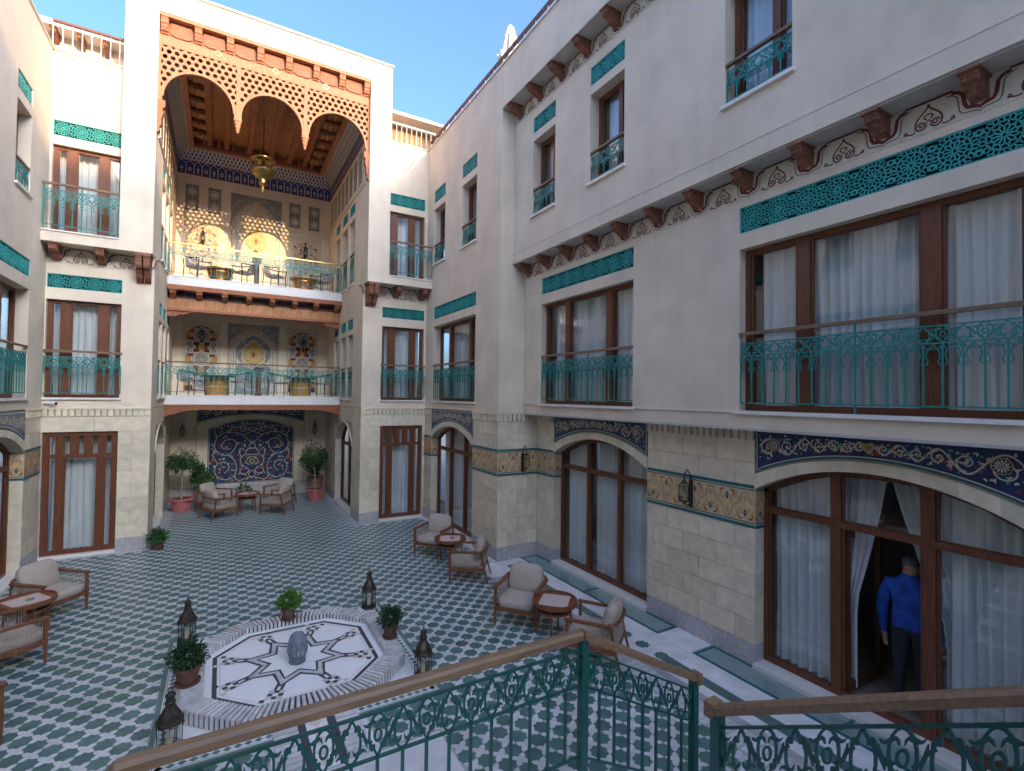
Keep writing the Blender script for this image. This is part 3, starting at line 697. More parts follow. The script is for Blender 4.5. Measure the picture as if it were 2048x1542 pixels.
# roof box and the far part of the wing, flush with it
U4 = FR(XR1)
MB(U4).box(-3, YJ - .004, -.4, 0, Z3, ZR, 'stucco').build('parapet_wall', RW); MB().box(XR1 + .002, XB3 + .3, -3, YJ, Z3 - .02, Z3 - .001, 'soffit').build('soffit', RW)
fa, fb = 11.02, 13.80
fgw = wall(FR(XR1 + .016), rect(YJ + .004, YB, -.08, ZC), [(arched(fa, fb, .05, 2.42, 2.82), None, None)], 'mortar', RW, rev='limestone')
for a, b, ph in ((YJ + .0, fa, 0), (fb, YB, 1)): cladding(U4, fgw, a, b, ph)
arch_bay(U4, fgw, RW, fa, fb, 41, '', FB(fb - .001), XR1, 1)
window(U4, RW, fa, fb, .055, 2.42, [(fb - .95, .085), (fb - 1.88, .085)], [2.13], 2.82, d=-.20)
curtain(U4, cw_ + 'the arched window in the far right corner', fa + .1, fb - .1, .10, 2.98, -.42, 15, .05)
FS = [(13.01, 13.84), (11.0, 11.87)]
wall(U4, rect(YJ + .004, YB, ZC, ZR), [(rect(fa - .06, fb - .04, 3.50, 5.66), None, None), (rect(fa - .06, fb - .04, 5.87, 6.22), .045, 'teal_shade')] + sum([[(rect(a, b, 7.50, 9.13), None, None), (rect(a, b, 9.32, 9.68), .045, 'teal_shade')] for a, b in FS], []), 'stucco', RW, th=.3)
window(U4, RW, fa - .06, fb - .04, 3.50, 5.66, [(fb - .80, .15), (fb - 2.1, .15)], d=-.22); lattice(U4, RW, fa - .06, fb - .04, 5.87, 6.22)
block('sill', U4, fa - .12, fb + .02, -.25, .05, 3.455, 3.50, 'sill_marble', RW)
railing(U4, RW, fa - .05, fb - .05, 4.54, 4.22, 4.39, 3.60, -.02)
curtain(U4, cw_ + 'the first-floor window by the far right corner', fa, fb - .1, 3.53, 5.95, -.5, 16, .05)
for k, (a, b) in enumerate(FS):
    window(U4, RW, a, b, 7.50, 9.13, [(a + .30, .09)], d=-.2, fw=.08); lattice(U4, RW, a, b, 9.32, 9.68)
    block('sill', U4, a - .04, b + .05, -.25, .05, 7.455, 7.50, 'sill_marble', RW); railing(U4, RW, a + .01, b - .01, 8.08, 7.80, 7.96, 7.56, -.03, pitch=.16)
    curtain(U4, cw_ + ('the narrow top window closest to the corner', 'the narrow top window left of the jog')[k], a + .03, b - .03, 7.53, 9.40, -.45, 8, .04)
# the jog: end wall of the far part, facing the camera
J = FB(YJ)
jw = MB(J).box(XR1 + .016, XR2 + .3, -.3, -.016, -.08, ZC, 'mortar').build('wall', RW); cladding(J, jw, XR1, XR2, 1, .52)
MB(J).box(XR1 + .001, XB2 + .5, -.3, 0, ZC + .001, Z3, 'stucco').build('wall', RW)
MB(J).box(XR1 + .001, XB2 + .5, -.28, -.002, Z3 + .001, ZR - .01, 'stucco').build('wall', RW)
# body of the wing: floors, roof, outer wall, so that the rooms behind the glass are rooms
bd = MB()
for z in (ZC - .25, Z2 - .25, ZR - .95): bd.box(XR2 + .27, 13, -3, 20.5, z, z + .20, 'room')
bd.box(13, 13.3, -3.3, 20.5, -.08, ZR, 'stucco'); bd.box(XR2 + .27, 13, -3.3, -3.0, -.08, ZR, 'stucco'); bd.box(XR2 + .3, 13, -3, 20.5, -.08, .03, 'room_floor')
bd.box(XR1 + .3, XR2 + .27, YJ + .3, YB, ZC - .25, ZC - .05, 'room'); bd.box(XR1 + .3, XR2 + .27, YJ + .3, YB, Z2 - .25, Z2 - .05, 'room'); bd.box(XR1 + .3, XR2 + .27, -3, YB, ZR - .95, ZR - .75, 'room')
bd.box(XR2 + .27, 13, 5.15, 5.30, -.08, ZR - 1, 'room'); bd.box(XR2 + .27, 13, 9.95, 10.1, -.08, ZR - 1, 'room'); bd.box(XB3 + .32, XR2 + .4, 5.15, 5.30, ZC, ZR - 1, 'room')
bd.box(9.2, 9.35, -3, 20.5, .03, ZR - 1, 'room')
bd.build('interior', RW)

# ---------------------------------------------------------------- back wings left and right of the loggia
def back_wing(x0, x1, wx0, wx1, label, side, base):
    T = thing('hotel_wing', label, 'building', (base, YB + .3, 0)); F = FB(YB)
    dx0, dx1 = wx0 + .0, wx1
    g = wall(FB(YB + .016), rect(x0, x1, -.08, ZC), [(rect(dx0, dx1, .05, 2.74), None, None)], 'mortar', T, rev='limestone')
    for a, b in ((x0, dx0), (dx1, x1)):
        if b - a > .03: stones(F, g, a, b, -.02, .29, 1, 1.4, m='plinth', name='plinth_stone', th=.03); stones(F, g, a, b, .29, 2.74, 8, .52, side)
    stones(F, g, x0, x1, 2.74, 3.09, 1, .9); dentils(F, g, x0, x1)
    block('sill', F, dx0, dx1, -.25, .06, -.02, .055, 'sill_marble', g)
    window(F, T, dx0, dx1, .055, 2.74, [(dx0 + .30, .11), (dx1 - .30, .11)], [2.20], d=-.06, fw=.09, topcols=5)
    up_ = wall(F, rect(x0, x1, ZC, ZR), [(rect(wx0, wx1, 3.50, 5.65), None, None), (rect(wx0, wx1, 5.90, 6.21), .045, 'teal_shade'), (rect(wx0 + .02, wx1 - .03, 7.06, 9.06), None, None), (rect(wx0 + .02, wx1 - .03, 9.25, 9.60), .045, 'teal_shade')], 'stucco', T, th=.28)
    window(F, T, wx0, wx1, 3.50, 5.65, [(wx0 + .32, .15), (wx1 - .33, .15)], d=-.10); lattice(F, T, wx0, wx1, 5.90, 6.21)
    block('sill', F, wx0 - .05, wx1 + .05, -.22, .05, 3.455, 3.50, 'sill_marble', T)
    railing(F, T, wx0 - .02, wx1 + .02, 4.54, 4.22, 4.39, 3.60, .03)
    window(F, T, wx0 + .02, wx1 - .03, 7.06, 9.06, [(wx0 + .34, .15), (wx1 - .40, .15)], d=-.10); lattice(F, T, wx0 + .02, wx1 - .03, 9.25, 9.60)
    # balcony of the top floor on three corbels with its painted frieze
    bx0, bx1 = (x0 + .002, -2.05) if side == 0 else (4.03, x1 - .002)
    MB(F).box(bx0, bx1, .001, YB - YP, 6.80, 7.02, 'stucco').build('balcony_slab', T); MB(F).box(bx0, bx1, .001, YB - YP + .03, 7.02, 7.05, 'sill_marble').build('balcony_edge', T)
    railing(F, T, bx0 + .02, bx1 - .01, 8.06, 7.75, 7.91, 7.16, YB - YP - .03, posts=(bx0 + .03, (bx0 + bx1) / 2), zfoot=7.05)
    cs = [(x0 + .18) + k * .78 for k in range(2)] if side == 0 else [(x1 - .18) - k * .78 for k in range(2)]
    for c in cs: corbel(FB(0), 'B', T, (c, YB, 6.80), .42, .15, .30)
    frieze(F, T, cs + [(x1 - .1) if side == 0 else (x0 + .1)], x0 + .02, x1 - .02, 6.44, 6.79)
    q0, q1 = (x0 - .2, x1 - .36) if side == 0 else (x0 + .36, x1 + .2)
    MB().box(q0, q1, YB + .3, 20.5, ZC - .2, ZC - .02, 'room').box(q0, q1, YB + .3, 20.5, Z2 - .2, Z2 - .02, 'room').box(q0, q1, YB + .28, 20.5, ZR - .3, ZR - .05, 'stucco_trim').box(q0, q1, 17.5, 17.7, 0, ZR - .4, 'room').box(q0, q1, YB + .3, 17.5, -.05, .03, 'room_floor').build('interior', T)
    MB(F).box(x0, x1, -.30, .03, ZR, ZR + .03, 'stucco_trim').build('coping', T)
    for z0, z1, d in ((.10, 2.98, 'the glazed ground-floor door'), (3.53, 5.95, 'the first-floor window'), (7.08, 9.4, 'the top-floor balcony door')):
        curtain(F, cw_ + d + (' left of the loggia' if side == 0 else ' right of the loggia'), wx0 + .06, wx1 - .06, z0, z1, -.36, 10, .045)
    return T
BL = back_wing(XL, TX0 - .004, -3.33, -2.03, 'cream back wing with one bay of windows between the left wall and the loggia', 0, -2.4)
BR = back_wing(TX1 + .004, XR1, 3.99, 5.27, 'cream back wing with one bay of windows between the loggia and the right wall', 1, 4.4)
# big paired brackets under the portal corners
for x, T in ((-1.62, BL), (3.63, BR)):
    for e in (-.075, .075): corbel(FB(0), 'BB', T, (x + e, YB, 6.80), .46, .12, .62, 'corbel_wood', 'bracket')

# ---------------------------------------------------------------- left wing
LWg = thing('hotel_wing', 'cream wing along the left edge of the courtyard with its sunlit top floor', 'building', (-6, 7, 0))
L0 = FL(XL); lbays = [(10.58, 13.38), (5.8, 8.6), (1.0, 3.8)]
lg = wall(FL(XL - .016), rect(-3, YB, -.08, ZC), [(arched(a, b, .05, 2.42, 2.82), None, None) for a, b in lbays], 'mortar', LWg, rev='limestone')
for a, b in ((13.38, YB), (8.6, 10.58)): cladding(L0, lg, a, b, 1)
for k, (a, b) in enumerate(lbays):
    if k == 0: arch_bay(L0, lg, LWg, a, b, 77, '', FB(b - .001), XL, -1)
    window(L0, LWg, a, b, .055, 2.42, [(a + .93, .085), (a + 1.86, .085)], [2.13], 2.82, d=-.2)
    if k == 0: curtain(L0, cw_ + 'the arched window at the left edge', a + .1, b - .1, .10, 2.98, -.42, 15, .05)
lsm = [(12.39, 13.21), (10.2, 11.0), (7.4, 8.3), (5.5, 6.4), (2.4, 3.3)]
wall(L0, rect(-3, YB, ZC, ZR), sum([[(rect(a, b, 3.50, 5.65), None, None), (rect(a, b, 5.89, 6.24), .045, 'teal_shade')] for a, b in lbays], []) + sum([[(rect(a, b, 7.48, 9.04), None, None), (rect(a, b, 9.24, 9.58), .045, 'teal_shade')] for a, b in lsm], []), 'stucco', LWg, th=.3)
for k, (a, b) in enumerate(lbays):
    window(L0, LWg, a, b, 3.50, 5.65, [(a + .75, .15), (a + 2.02, .15)], d=-.2); lattice(L0, LWg, a, b, 5.89, 6.24)
    block('sill', L0, a - .05, b + .05, -.25, .05, 3.455, 3.50, 'sill_marble', LWg); railing(L0, LWg, a + .01, b - .01, 4.54, 4.22, 4.39, 3.60, -.02)
    if k == 0: curtain(L0, cw_ + 'the first-floor window at the left edge', a + .1, b - .1, 3.53, 5.95, -.5, 15, .05)
for k, (a, b) in enumerate(lsm):
    window(L0, LWg, a, b, 7.48, 9.04, [(a + .30, .09)], d=-.2, fw=.08); lattice(L0, LWg, a, b, 9.24, 9.58)
    block('sill', L0, a - .04, b + .05, -.25, .05, 7.435, 7.48, 'sill_marble', LWg); railing(L0, LWg, a + .01, b - .01, 8.02, 7.76, 7.92, 7.54, -.03, pitch=.16)
    if k == 0: curtain(L0, cw_ + 'the sunlit top window at the left edge', a + .03, b - .03, 7.5, 9.3, -.45, 8, .04)
lb = MB()
for z in (ZC - .25, Z2 - .25, ZR - .4): lb.box(-10, XL - .3, -3, 20.5, z, z + .2, 'room')
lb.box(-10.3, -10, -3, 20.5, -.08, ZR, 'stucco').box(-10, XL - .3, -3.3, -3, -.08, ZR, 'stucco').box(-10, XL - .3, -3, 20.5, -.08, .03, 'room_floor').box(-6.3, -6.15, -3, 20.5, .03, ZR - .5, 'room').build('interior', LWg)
MB(L0).box(-3, YB, -.32, .03, ZR, ZR + .03, 'stucco_trim').build('coping', LWg)
MB(U4).box(-3, YB, -.40, .03, ZR, ZR + .03, 'stucco_trim').build('coping', RW)
# ---------------------------------------------------------------- the wing behind the camera (mirrored in the glass; kept low to let skylight in)
FWg = thing('hotel_wing', 'cream wing behind the stairs, kept low for skylight, seen only as a reflection', 'building', (1, -6, 0))
fwn = [(x, x + 1.5) for x in (-2.6, .2, 3.2)]
wall(FF(-3.0), rect(-10, 13, -.08, 4.4), [(rect(a, b, .4, 2.6), None, None) for a, b in fwn], 'stucco', FWg, th=.3)
for a, b in fwn: window(FF(-3.0), FWg, a, b, .4, 2.6, [((a + b) / 2, .1)], d=-.15)
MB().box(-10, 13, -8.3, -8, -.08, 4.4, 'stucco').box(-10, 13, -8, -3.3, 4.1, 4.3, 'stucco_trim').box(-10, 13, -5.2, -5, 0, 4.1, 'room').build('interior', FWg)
TB = thing('shade_block', 'unseen block added far behind the camera to cast the shade line on the court', 'building', (5, -40, 0))
MB().box(-60, 80, -46, -35, -.08, 25.0, 'stucco').build('wall', TB); MB().box(15.3, 80, -45.9, -35.05, 25.0, 26.3, 'stucco').build('shade_step', TB)  # unseen blocks added so their stepped top casts the court's shadow edge
# ---------------------------------------------------------------- loggia tower
TW = thing('loggia_tower', 'tall cream portal with a three-storey open loggia, pierced timber arcade and painted walls', 'building', ((TX0 + TX1) / 2, 17, 0))
XC = (TX0 + TX1) / 2; SL, SR = FL(TX0), FR(TX1); BK = FB(YBK); ZT = 13.0
def crom(pts, n=6):
    """smooth line through points"""
    out = []
    P = [pts[0]] + list(pts) + [pts[-1]]
    for i in range(1, len(P) - 2):
        for k in range(n):
            t = k / n; out.append(tuple(.5 * (2 * b + (c - a) * t + (2 * a - 5 * b + 4 * c - d) * t * t + (3 * b - a - 3 * c + d) * t ** 3) for a, b, c, d in zip(P[i - 1], P[i], P[i + 1], P[i + 2])))
    return out + [pts[-1]]
slots = [(15.60, 16.35), (16.62, 17.40), (17.85, 18.50)]
def side_holes(): return sum([[(rect(a, b, 3.50, 5.50), .30, 'teal_shade'), (rect(a, b, 5.66, 5.98), .05, 'teal_shade')] for a, b in slots], [])
garch = (15.50, 17.95)
for fr, lb_ in ((SL, 'left'), (SR, 'right')):
    g = wall(lambda s, d, z, f=fr: f(s, d - .016, z), rect(YB + .001, YBK, -.08, ZC), [(arched(garch[0], garch[1], .05, 2.10, 2.75), None, None)], 'mortar', TW, th=.3, rev='limestone')
    for a, b in ((YB, garch[0]), (garch[1], YBK)):
        stones(fr, g, a, b, -.02, .29, 1, 1.4, m='plinth', name='plinth_stone', th=.03); stones(fr, g, a, b, .29, ZC - .02, 10, .6)
    stones(fr, g, garch[0], garch[1], 2.80, ZC - .02, 1, .6); ringstone(fr, g, garch[0], garch[1], 2.10, 2.75, .08, 7)
    block('sill', fr, garch[0], garch[1], -.3, .03, -.02, .055, 'sill_marble', g)
    window(fr, TW, garch[0], garch[1], .055, 2.10, [((garch[0] + garch[1]) / 2, .09)], [2.0], 2.75, d=-.2)
    w_ = wall(fr, rect(YB + .001, YBK, ZC, 6.80), side_holes(), 'stucco', TW, th=.35)
    w_ = wall(fr, rect(YP + .005, YBK, 6.805, ZT - .25), sum([[(rect(a, b, 7.06, 9.08), .30, 'teal_shade'), (rect(a, b, 9.26, 9.58), .05, 'teal_shade')] for a, b in slots], []), 'stucco', TW, th=.35)
    for a, b in slots:
        lattice(fr, TW, a, b, 5.66, 5.98); lattice(fr, TW, a, b, 9.26, 9.58)
        for z0, z1 in ((3.50, 5.50), (7.06, 9.08)):
            window(fr, TW, a, b, z0, z1, d=-.2, fw=.06); railing(fr, TW, a + .02, b - .02, z0 + 1.0, z0 + .72, z0 + .87, z0 + .10, -.04, pitch=.19)
            block('sill', fr, a - .03, b + .03, -.2, .05, z0 - .04, z0, 'sill_marble', TW)
    MB(fr).box(YP + .45, YBK, 0, .03, 9.68, 9.72, 'cream_line').build('ledge', TW)
    for k in range(8):                                               # row of small white fretwork panels under the cove
        a = 14.75 + k * .62; mb = MB(fr); mb.box(a, a + .44, 0, .012, 9.86, 10.82, 'cream_line'); mb.box(a + .03, a + .41, .012, .014, 9.89, 10.79, 'grey_tile')
        for i in range(4):
            for j in range(8): mb.ring((a + .07 + i * .10, 9.94 + j * .115), .058, .018, .017, 'cream_line', 8)
        mb.build('fretwork_panel', TW)
# back wall with its niches
wall(BK, rect(TX0, TX1, -.08, ZT - .25), [(arched(-.37, 2.34, .49, 2.40, 2.74), .06, 'navy')], 'stucco', TW, th=.3, name='wall')
bw = MB(BK).box(TX0 + .001, -.69, -.0, .01, 0, 3.2, 'mortar').box(2.65, TX1 - .001, 0, .01, 0, 3.2, 'mortar').build('cladding_bed', TW)
K = lambda s, d, z: BK(s, d + .026, z)
for a, b in ((TX0, -.72), (2.68, TX1)): stones(K, bw, a, b, 0, .45, 1, .5, m='plinth', name='plinth_stone'); stones(K, bw, a, b, .45, 3.2, 4, .8)
for a, b in ((-.69, -.37), (2.34, 2.65)): stones(lambda s, d, z: BK(s, d + .045, z), bw, a, b, 0, .45, 1, .5, m='plinth', name='plinth_stone', th=.045); stones(lambda s, d, z: BK(s, d + .045, z), bw, a, b, .45, 2.5, 3, .5, th=.045)
stones(lambda s, d, z: BK(s, d + .03, z), bw, -.37, 2.34, 0, .47, 1, .9, m='plinth', name='plinth_stone', th=.03)
ringstone(lambda s, d, z: BK(s, d + .03, z), bw, -.69, 2.65, 2.42, 2.76, .16, 11); spandrel(lambda s, d, z: BK(s, d + .02, z), TW, -.69, 2.65, 2.62, 2.90, 3.24, 91)
# the big flower mural (left half drawn, right half mirrored)
mu = MB(BK); U0, V0, US = 850, 1110, 2.71 / 1015
def mp(x, y): return (x - U0) * US, .50 + (V0 - y) * US * 1.08
def both(pts, w, d, m):
    q = [mp(*p) for p in crom(pts)]
    for e in (-1, 1): mu.ribbon([(.985 + e * a, b) for a, b in q], w, d, m)
rg = random.Random(5)
inm = lambda s, z: abs(s - .985) < 1.30 and .53 < z < arcz(s, -.37, 2.34, 2.40, 2.74) - .05
for _ in range(430):                                                 # background flowers and leaves, mirrored
    x = rg.uniform(.02, 1.29); z = rg.uniform(.55, 2.70); c = rg.choice(['violet', 'turquoise', 'brick_red', 'ochre', 'leaf_green', 'royal', 'royal', 'coral', 'violet', 'teal_line', 'cream_tile']); a = rg.random() * 6.28; l = rg.uniform(.04, .11); w = rg.uniform(.018, .045); kind = rg.random(); d = -.0585 + rg.random() * .001
    for e in (-1, 1):
        if not inm(.985 + e * x, z): continue
        if kind < .62:
            q = [(.985 + e * (x + l * t * cos(a + 1.2 * t)), z + l * t * sin(a + 1.2 * t)) for t in (-.5, -.2, .1, .4, .5)]
            if all(inm(*p) for p in q): mu.ribbon(q, taper(5, w), d, c)
        else:
            for k in range(5): mu.disc((.985 + e * x + w * .6 * cos(a + k * 1.257), z + w * .6 * sin(a + k * 1.257)), w * .42, d + .0005, c, 6)
            mu.disc((.985 + e * x, z), w * .3, d + .0011, 'gold', 6)
WH = 'cream_line'; lw = .021
for pts in ([(850, 480), (950, 525), (1040, 500), (1150, 495), (1230, 530), (1280, 610), (1270, 700), (1200, 755), (1130, 765), (1060, 700), (1040, 620), (1090, 580), (1160, 590), (1200, 640), (1180, 690), (1110, 690)],
            [(1130, 765), (1060, 830), (1030, 920), (1050, 1010), (1110, 1055), (1200, 1050), (1265, 990), (1270, 910), (1220, 855), (1150, 855), (1115, 905), (1130, 950), (1170, 985)],
            [(1245, 545), (1290, 480), (1265, 430), (1215, 430), (1200, 475), (1235, 500)],
            [(1270, 700), (1300, 760), (1265, 830), (1240, 870)],
            [(850, 640), (900, 590), (970, 530)], [(850, 600), (815, 660), (830, 700), (850, 690)],
            [(850, 770), (930, 770), (985, 810), (975, 880), (920, 930), (885, 960), (920, 1000), (980, 990), (985, 950), (955, 940)],
            [(850, 690), (900, 700), (930, 760)], [(930, 720), (985, 690), (1000, 740), (980, 790)],
            [(850, 1060), (890, 1010), (850, 960)], [(850, 905), (920, 870), (900, 820), (850, 790)],
            [(850, 1040), (930, 1060), (990, 1080), (1040, 1050), (1050, 1000)],
            [(850, 400), (910, 395), (970, 410), (1000, 450), (970, 485), (930, 470), (940, 440)], [(970, 410), (1040, 440), (1110, 430)],
            [(850, 440), (900, 460), (850, 480)]): both(pts, lw, -.054, WH)
for x, y, r, c in ((985, 940, .055, 'coral'), (1000, 1000, .045, 'ochre'), (1180, 810, .06, 'turquoise'), (1295, 815, .055, 'coral'), (1120, 630, .07, 'violet'), (1180, 910, .05, 'ochre'), (1290, 1020, .04, 'gold'), (930, 1010, .04, 'ochre'), (1110, 465, .05, 'ochre'), (940, 660, .045, 'cream_tile'), (1070, 780, .035, 'brick_red'), (1180, 560, .04, 'cream_tile')):
    for e in (-1, 1):
        a, b = mp(x, y); cx = .985 + e * a
        for k in range(6): mu.disc((cx + r * .55 * cos(k * 1.047), b + r * .55 * sin(k * 1.047)), r * .42, -.0535, c, 7)
        mu.disc((cx, b), r * .3, -.053, 'gold', 7)
mu.flat([(.985 + a * .16, 1.22 + b * .2) for a, b in ((0, 1), (.8, .3), (.5, -.4), (0, -1), (-.5, -.4), (-.8, .3))], -.0538, 'leaf_green'); mu.disc((.985, 1.24), .055, -.053, 'brick_red', 8); mu.ring((.985, 1.24), .075, .02, -.0528, WH)
mu.ribbon([(a, b) for a, b in arched(-.335, 2.305, .525, 2.385, 2.705)], .022, -.055, WH, True); mu.ribbon([(a, b) for a, b in arched(-.36, 2.33, .50, 2.395, 2.73)], .03, -.056, 'teal_line', True)
mu.build('tile_mural', TW)

def ogee(c, hw, z0, zs, za): return [(c - hw, z0), (c - hw, zs)] + bez((c - hw, zs), (c - hw, zs + (za - zs) * .62), (c - hw * .35, za - (za - zs) * .22), (c, za), 10)[1:] + bez((c, za), (c + hw * .35, za - (za - zs) * .22), (c + hw, zs + (za - zs) * .62), (c + hw, zs), 10)[1:] + [(c + hw, z0)]
def arch_panel(c, hw, z0, z1, medal, seed):
    """painted niche panel: vine spandrels, ogee border, medallion"""
    mb = MB(BK); D = .004; mb.box(c - hw - .03, c + hw + .03, 0, D, z0, z1 + .03, 'cream_line'); mb.box(c - hw, c + hw, D, D + .002, z0, z1, 'grey_tile')
    zs = z0 + (z1 - z0) * .60; zt = z1 - .06
    vine(mb, c - hw + .02, c + hw - .02, lambda s: zs + .15 + (zt - zs - .12) * max(0, 1 - abs(s - c) / hw) ** .6, lambda s: z1 - .01, D + .003, .012, seed=seed)
    def o_(g, m, d): mb.flat(ogee(c, hw - g, z0, zs, zt - g * 1.15), d, m)
    o_(.0, 'cream_line', D + .004); o_(.022, 'navy', D + .005); o_(.036, 'cream_tile', D + .006)
    q = ogee(c, hw - .10, z0, zs, zt - .115); rg2 = random.Random(seed)
    for a, b in crom(q, 4):
        for _ in range(2): mb.disc((a + rg2.uniform(-.045, .045), b + rg2.uniform(-.04, .04)), rg2.uniform(.010, .02), D + .007, rg2.choice(['tan_tile', 'grey_tile', 'brick_red', 'grey_tile']), 6)
    o_(.165, 'cream_line', D + .008); o_(.18, 'navy', D + .009); o_(.192, 'cream_line', D + .010); o_(.25, medal[0], D + .011)
    ci = z0 + (z1 - z0) * .52; w = hw - .27
    for e in (-1, 1):
        for k in range(5):
            zz = z0 + .15 + k * (ci - z0) * .30; T = lambda pts: [(c + e * x * w, zz + y * .3) for x, y in pts]
            mb.ribbon(T(bez((0, 0), (.5, .1), (.9, .5), (.55, .9), 8)), .022, D + .013, medal[1]); mb.ribbon(T(spiral((.62, .55), .24, 1.1, 0, 1, .2, 12)), .018, D + .014, medal[1])
            mb.disc((c + e * .55 * w, zz + .17), .022, D + .0145, medal[2], 6)
        mb.flat([(c + e * w * 1.0, ci + .05), (c + e * w * .72, ci - .22), (c + e * w * 1.0, ci - .30)], D + .0125, medal[1])
    for r, m, dd in ((w * .78, medal[1], .0155), (w * .70, medal[2], .0165)): mb.flat([(c + r * cos(a) * (1 - .12 * abs(cos(4 * a))), ci + .12 + r * 1.05 * sin(a) + (.16 * w if abs(a - pi / 2) < .2 else 0)) for a in [k * pi / 16 for k in range(32)]], D + dd, m)
    for k in range(12): mb.ribbon(spiral((c + w * .38 * cos(k * .5236), ci + .12 + w * .38 * sin(k * .5236)), w * .15, 1, k * .5236, 1, .2, 8), .013, D + .0178, medal[1])
    mb.flat([(c, ci + .24), (c + .06, ci + .12), (c, ci), (c - .06, ci + .12)], D + .0185, 'brick_red')
    mb.flat([(c, ci - .16), (c + .12, ci - .30), (c, ci - .26), (c - .12, ci - .30)], D + .0185, 'maroon')
    return mb.build('painted_niche_panel', TW)
arch_panel(.945, .80, 3.60, 6.06, ('grey_tile', 'cream_line', 'gold'), 12)
arch_panel(.94, .80, 7.06, 10.62, ('cream_tile', 'cream_line', 'gold'), 25)
def clampx(p, a, b): return (max(a, min(b, p[0])), p[1])
for c in (-.62, 2.55):                                               # first-floor side panels: lobed rosettes on red and ochre
    mb = MB(BK); a, b = c - .46, c + .46; mb.box(c - .56, c + .56, 0, .004, 3.62, 6.06, 'cream_line'); mb.box(c - .53, c + .53, .004, .005, 3.65, 6.03, 'cream_tile')
    mb.flat([(a, 3.70), (b, 3.70), (b, 5.55), (b - .03, 5.66), (c + .2, 5.84), (c, 5.92), (c - .2, 5.84), (a + .03, 5.66), (a, 5.55)], .007, 'maroon')
    for z in (3.97, 4.78, 5.59):
        for s in (a + .10, b - .10): mb.box(s - .095, s + .095, .007, .0085, z - .095, z + .095, 'ochre')
    for z in (4.375, 5.185): mb.box(c - .09, c + .09, .007, .0085, z - .105, z + .105, 'ochre')
    for x, z in ((c, 4.78), (c, 5.585), (c, 3.975), (a, 4.375), (b, 4.375), (a, 5.18), (b, 5.18)):
        for r, m, d in ((.275, 'cream_line', .010), (.232, 'navy', .0108), (.212, 'cream_line', .0116)):
            q = [(x + r * (1 + .11 * cos(8 * t)) * cos(t), z + r * (1 + .11 * cos(8 * t)) * sin(t)) for t in [k * 2 * pi / 48 for k in range(48)]]
            q = [clampx(p, a, b) for p in q if p[1] > 3.70]; mb.flat(q, d, m)
        for k in range(8):
            t = k * pi / 4; p = (x + .135 * cos(t), z + .135 * sin(t))
            if a + .05 < p[0] < b - .05 and p[1] > 3.76: mb.ring(p, .050, .020, .0130, 'navy', 8); mb.disc(p, .024, .0130, 'brick_red' if k % 2 else 'slate', 6)
        if a < x < b: mb.disc((x, z), .070, .0135, 'navy', 12); mb.disc((x, z), .050, .0145, 'cream_line', 12); mb.disc((x, z), .028, .0155, 'royal', 8)
    mb.build('painted_wall_panel', TW)
for c in (-.66, 2.60):                                               # top-floor side panels: star network in ochre with blue lozenges
    mb = MB(BK); a, b = c - .50, c + .50; mb.box(c - .55, c + .55, 0, .004, 7.08, 9.52, 'cream_line'); mb.box(c - .53, c + .53, .004, .0055, 7.10, 9.49, 'cream_tile')
    top = lambda x: 9.36 - 1.1 * max(0, abs(x - c) - .22) ** 1.3
    out = lambda x, z: a + .03 < x < b - .03 and 7.14 < z < top(x)
    R0 = .30
    for i in range(-2, 3):
        for j in range(-1, 7):
            x, z = c + (i + (.5 if j % 2 else 0)) * R0 * 1.732 / 1.5, 7.18 + j * R0 * 1.5 / 1.15
            for k in range(6):
                t = k * pi / 3 + pi / 6; u_ = (cos(t), sin(t)); p = (x + .17 * u_[0], z + .17 * u_[1])
                q = [(p[0] + .085 * u_[0], p[1] + .085 * u_[1]), (p[0] - .042 * u_[1], p[1] + .042 * u_[0]), (p[0] - .085 * u_[0], p[1] - .085 * u_[1]), (p[0] + .042 * u_[1], p[1] - .042 * u_[0])]
                if all(out(*w) for w in q):
                    if (k + i) % 2: mb.flat(q, .0090 + .0002 * k, 'royal')
                    mb.ribbon(q, .016, .0104 + .0002 * k, 'ochre', True)
                w_ = [(x + .10 * cos(t + f) * g, z + .10 * sin(t + f) * g) for f, g in ((-.5, .35), (-.2, .9), (0, 1.05), (.2, .9), (.5, .35))]
                if all(out(*w) for w in w_): mb.ribbon(w_, .013, .0122 + .0002 * k, 'maroon' if k % 2 else 'ochre')
            if out(x, z): mb.ring((x, z), .045, .018, .0138, 'ochre', 8); mb.disc((x, z), .02, .0142, 'royal', 6)
            for k in range(12):
                t = k * pi / 6 + .26; w = (x + .215 * cos(t), z + .215 * sin(t))
                if out(*w): mb.disc(w, .017, .0072, 'maroon' if k % 3 == 0 else 'ochre', 5)
    mb.build('painted_wall_panel', TW)
for x in (-1.0, -.35, 2.19, 2.86):                                   # four fretwork windows high on the back wall
    mb = MB(BK); w = .215; mb.box(x - w, x + w, 0, .008, 9.72, 10.68, 'cream_line'); mb.box(x - w + .035, x + w - .035, .008, .0095, 9.755, 10.645, 'slate')
    for zz in (9.98, 10.42): mb.ring((x, zz), .075, .03, .013, 'cream_line', 10); mb.disc((x, zz), .06, .0125, 'cream_tile', 10)
    for zz in (9.98, 10.42):
        for k in range(8):
            t = k * pi / 4; mb.ribbon([(x + .085 * cos(t), zz + .085 * sin(t)), (x + .17 * cos(t) * .95, zz + .21 * sin(t))], .016, .0125, 'cream_line')
        mb.ring((x, zz), .135, .018, .0128, 'cream_line', 12)
    for i in range(3):
        for j in range(9): mb.ring((x - .11 + i * .11, 9.80 + j * .10), .048, .012, .0118, 'cream_line', 6)
    mb.build('fretwork_panel', TW)
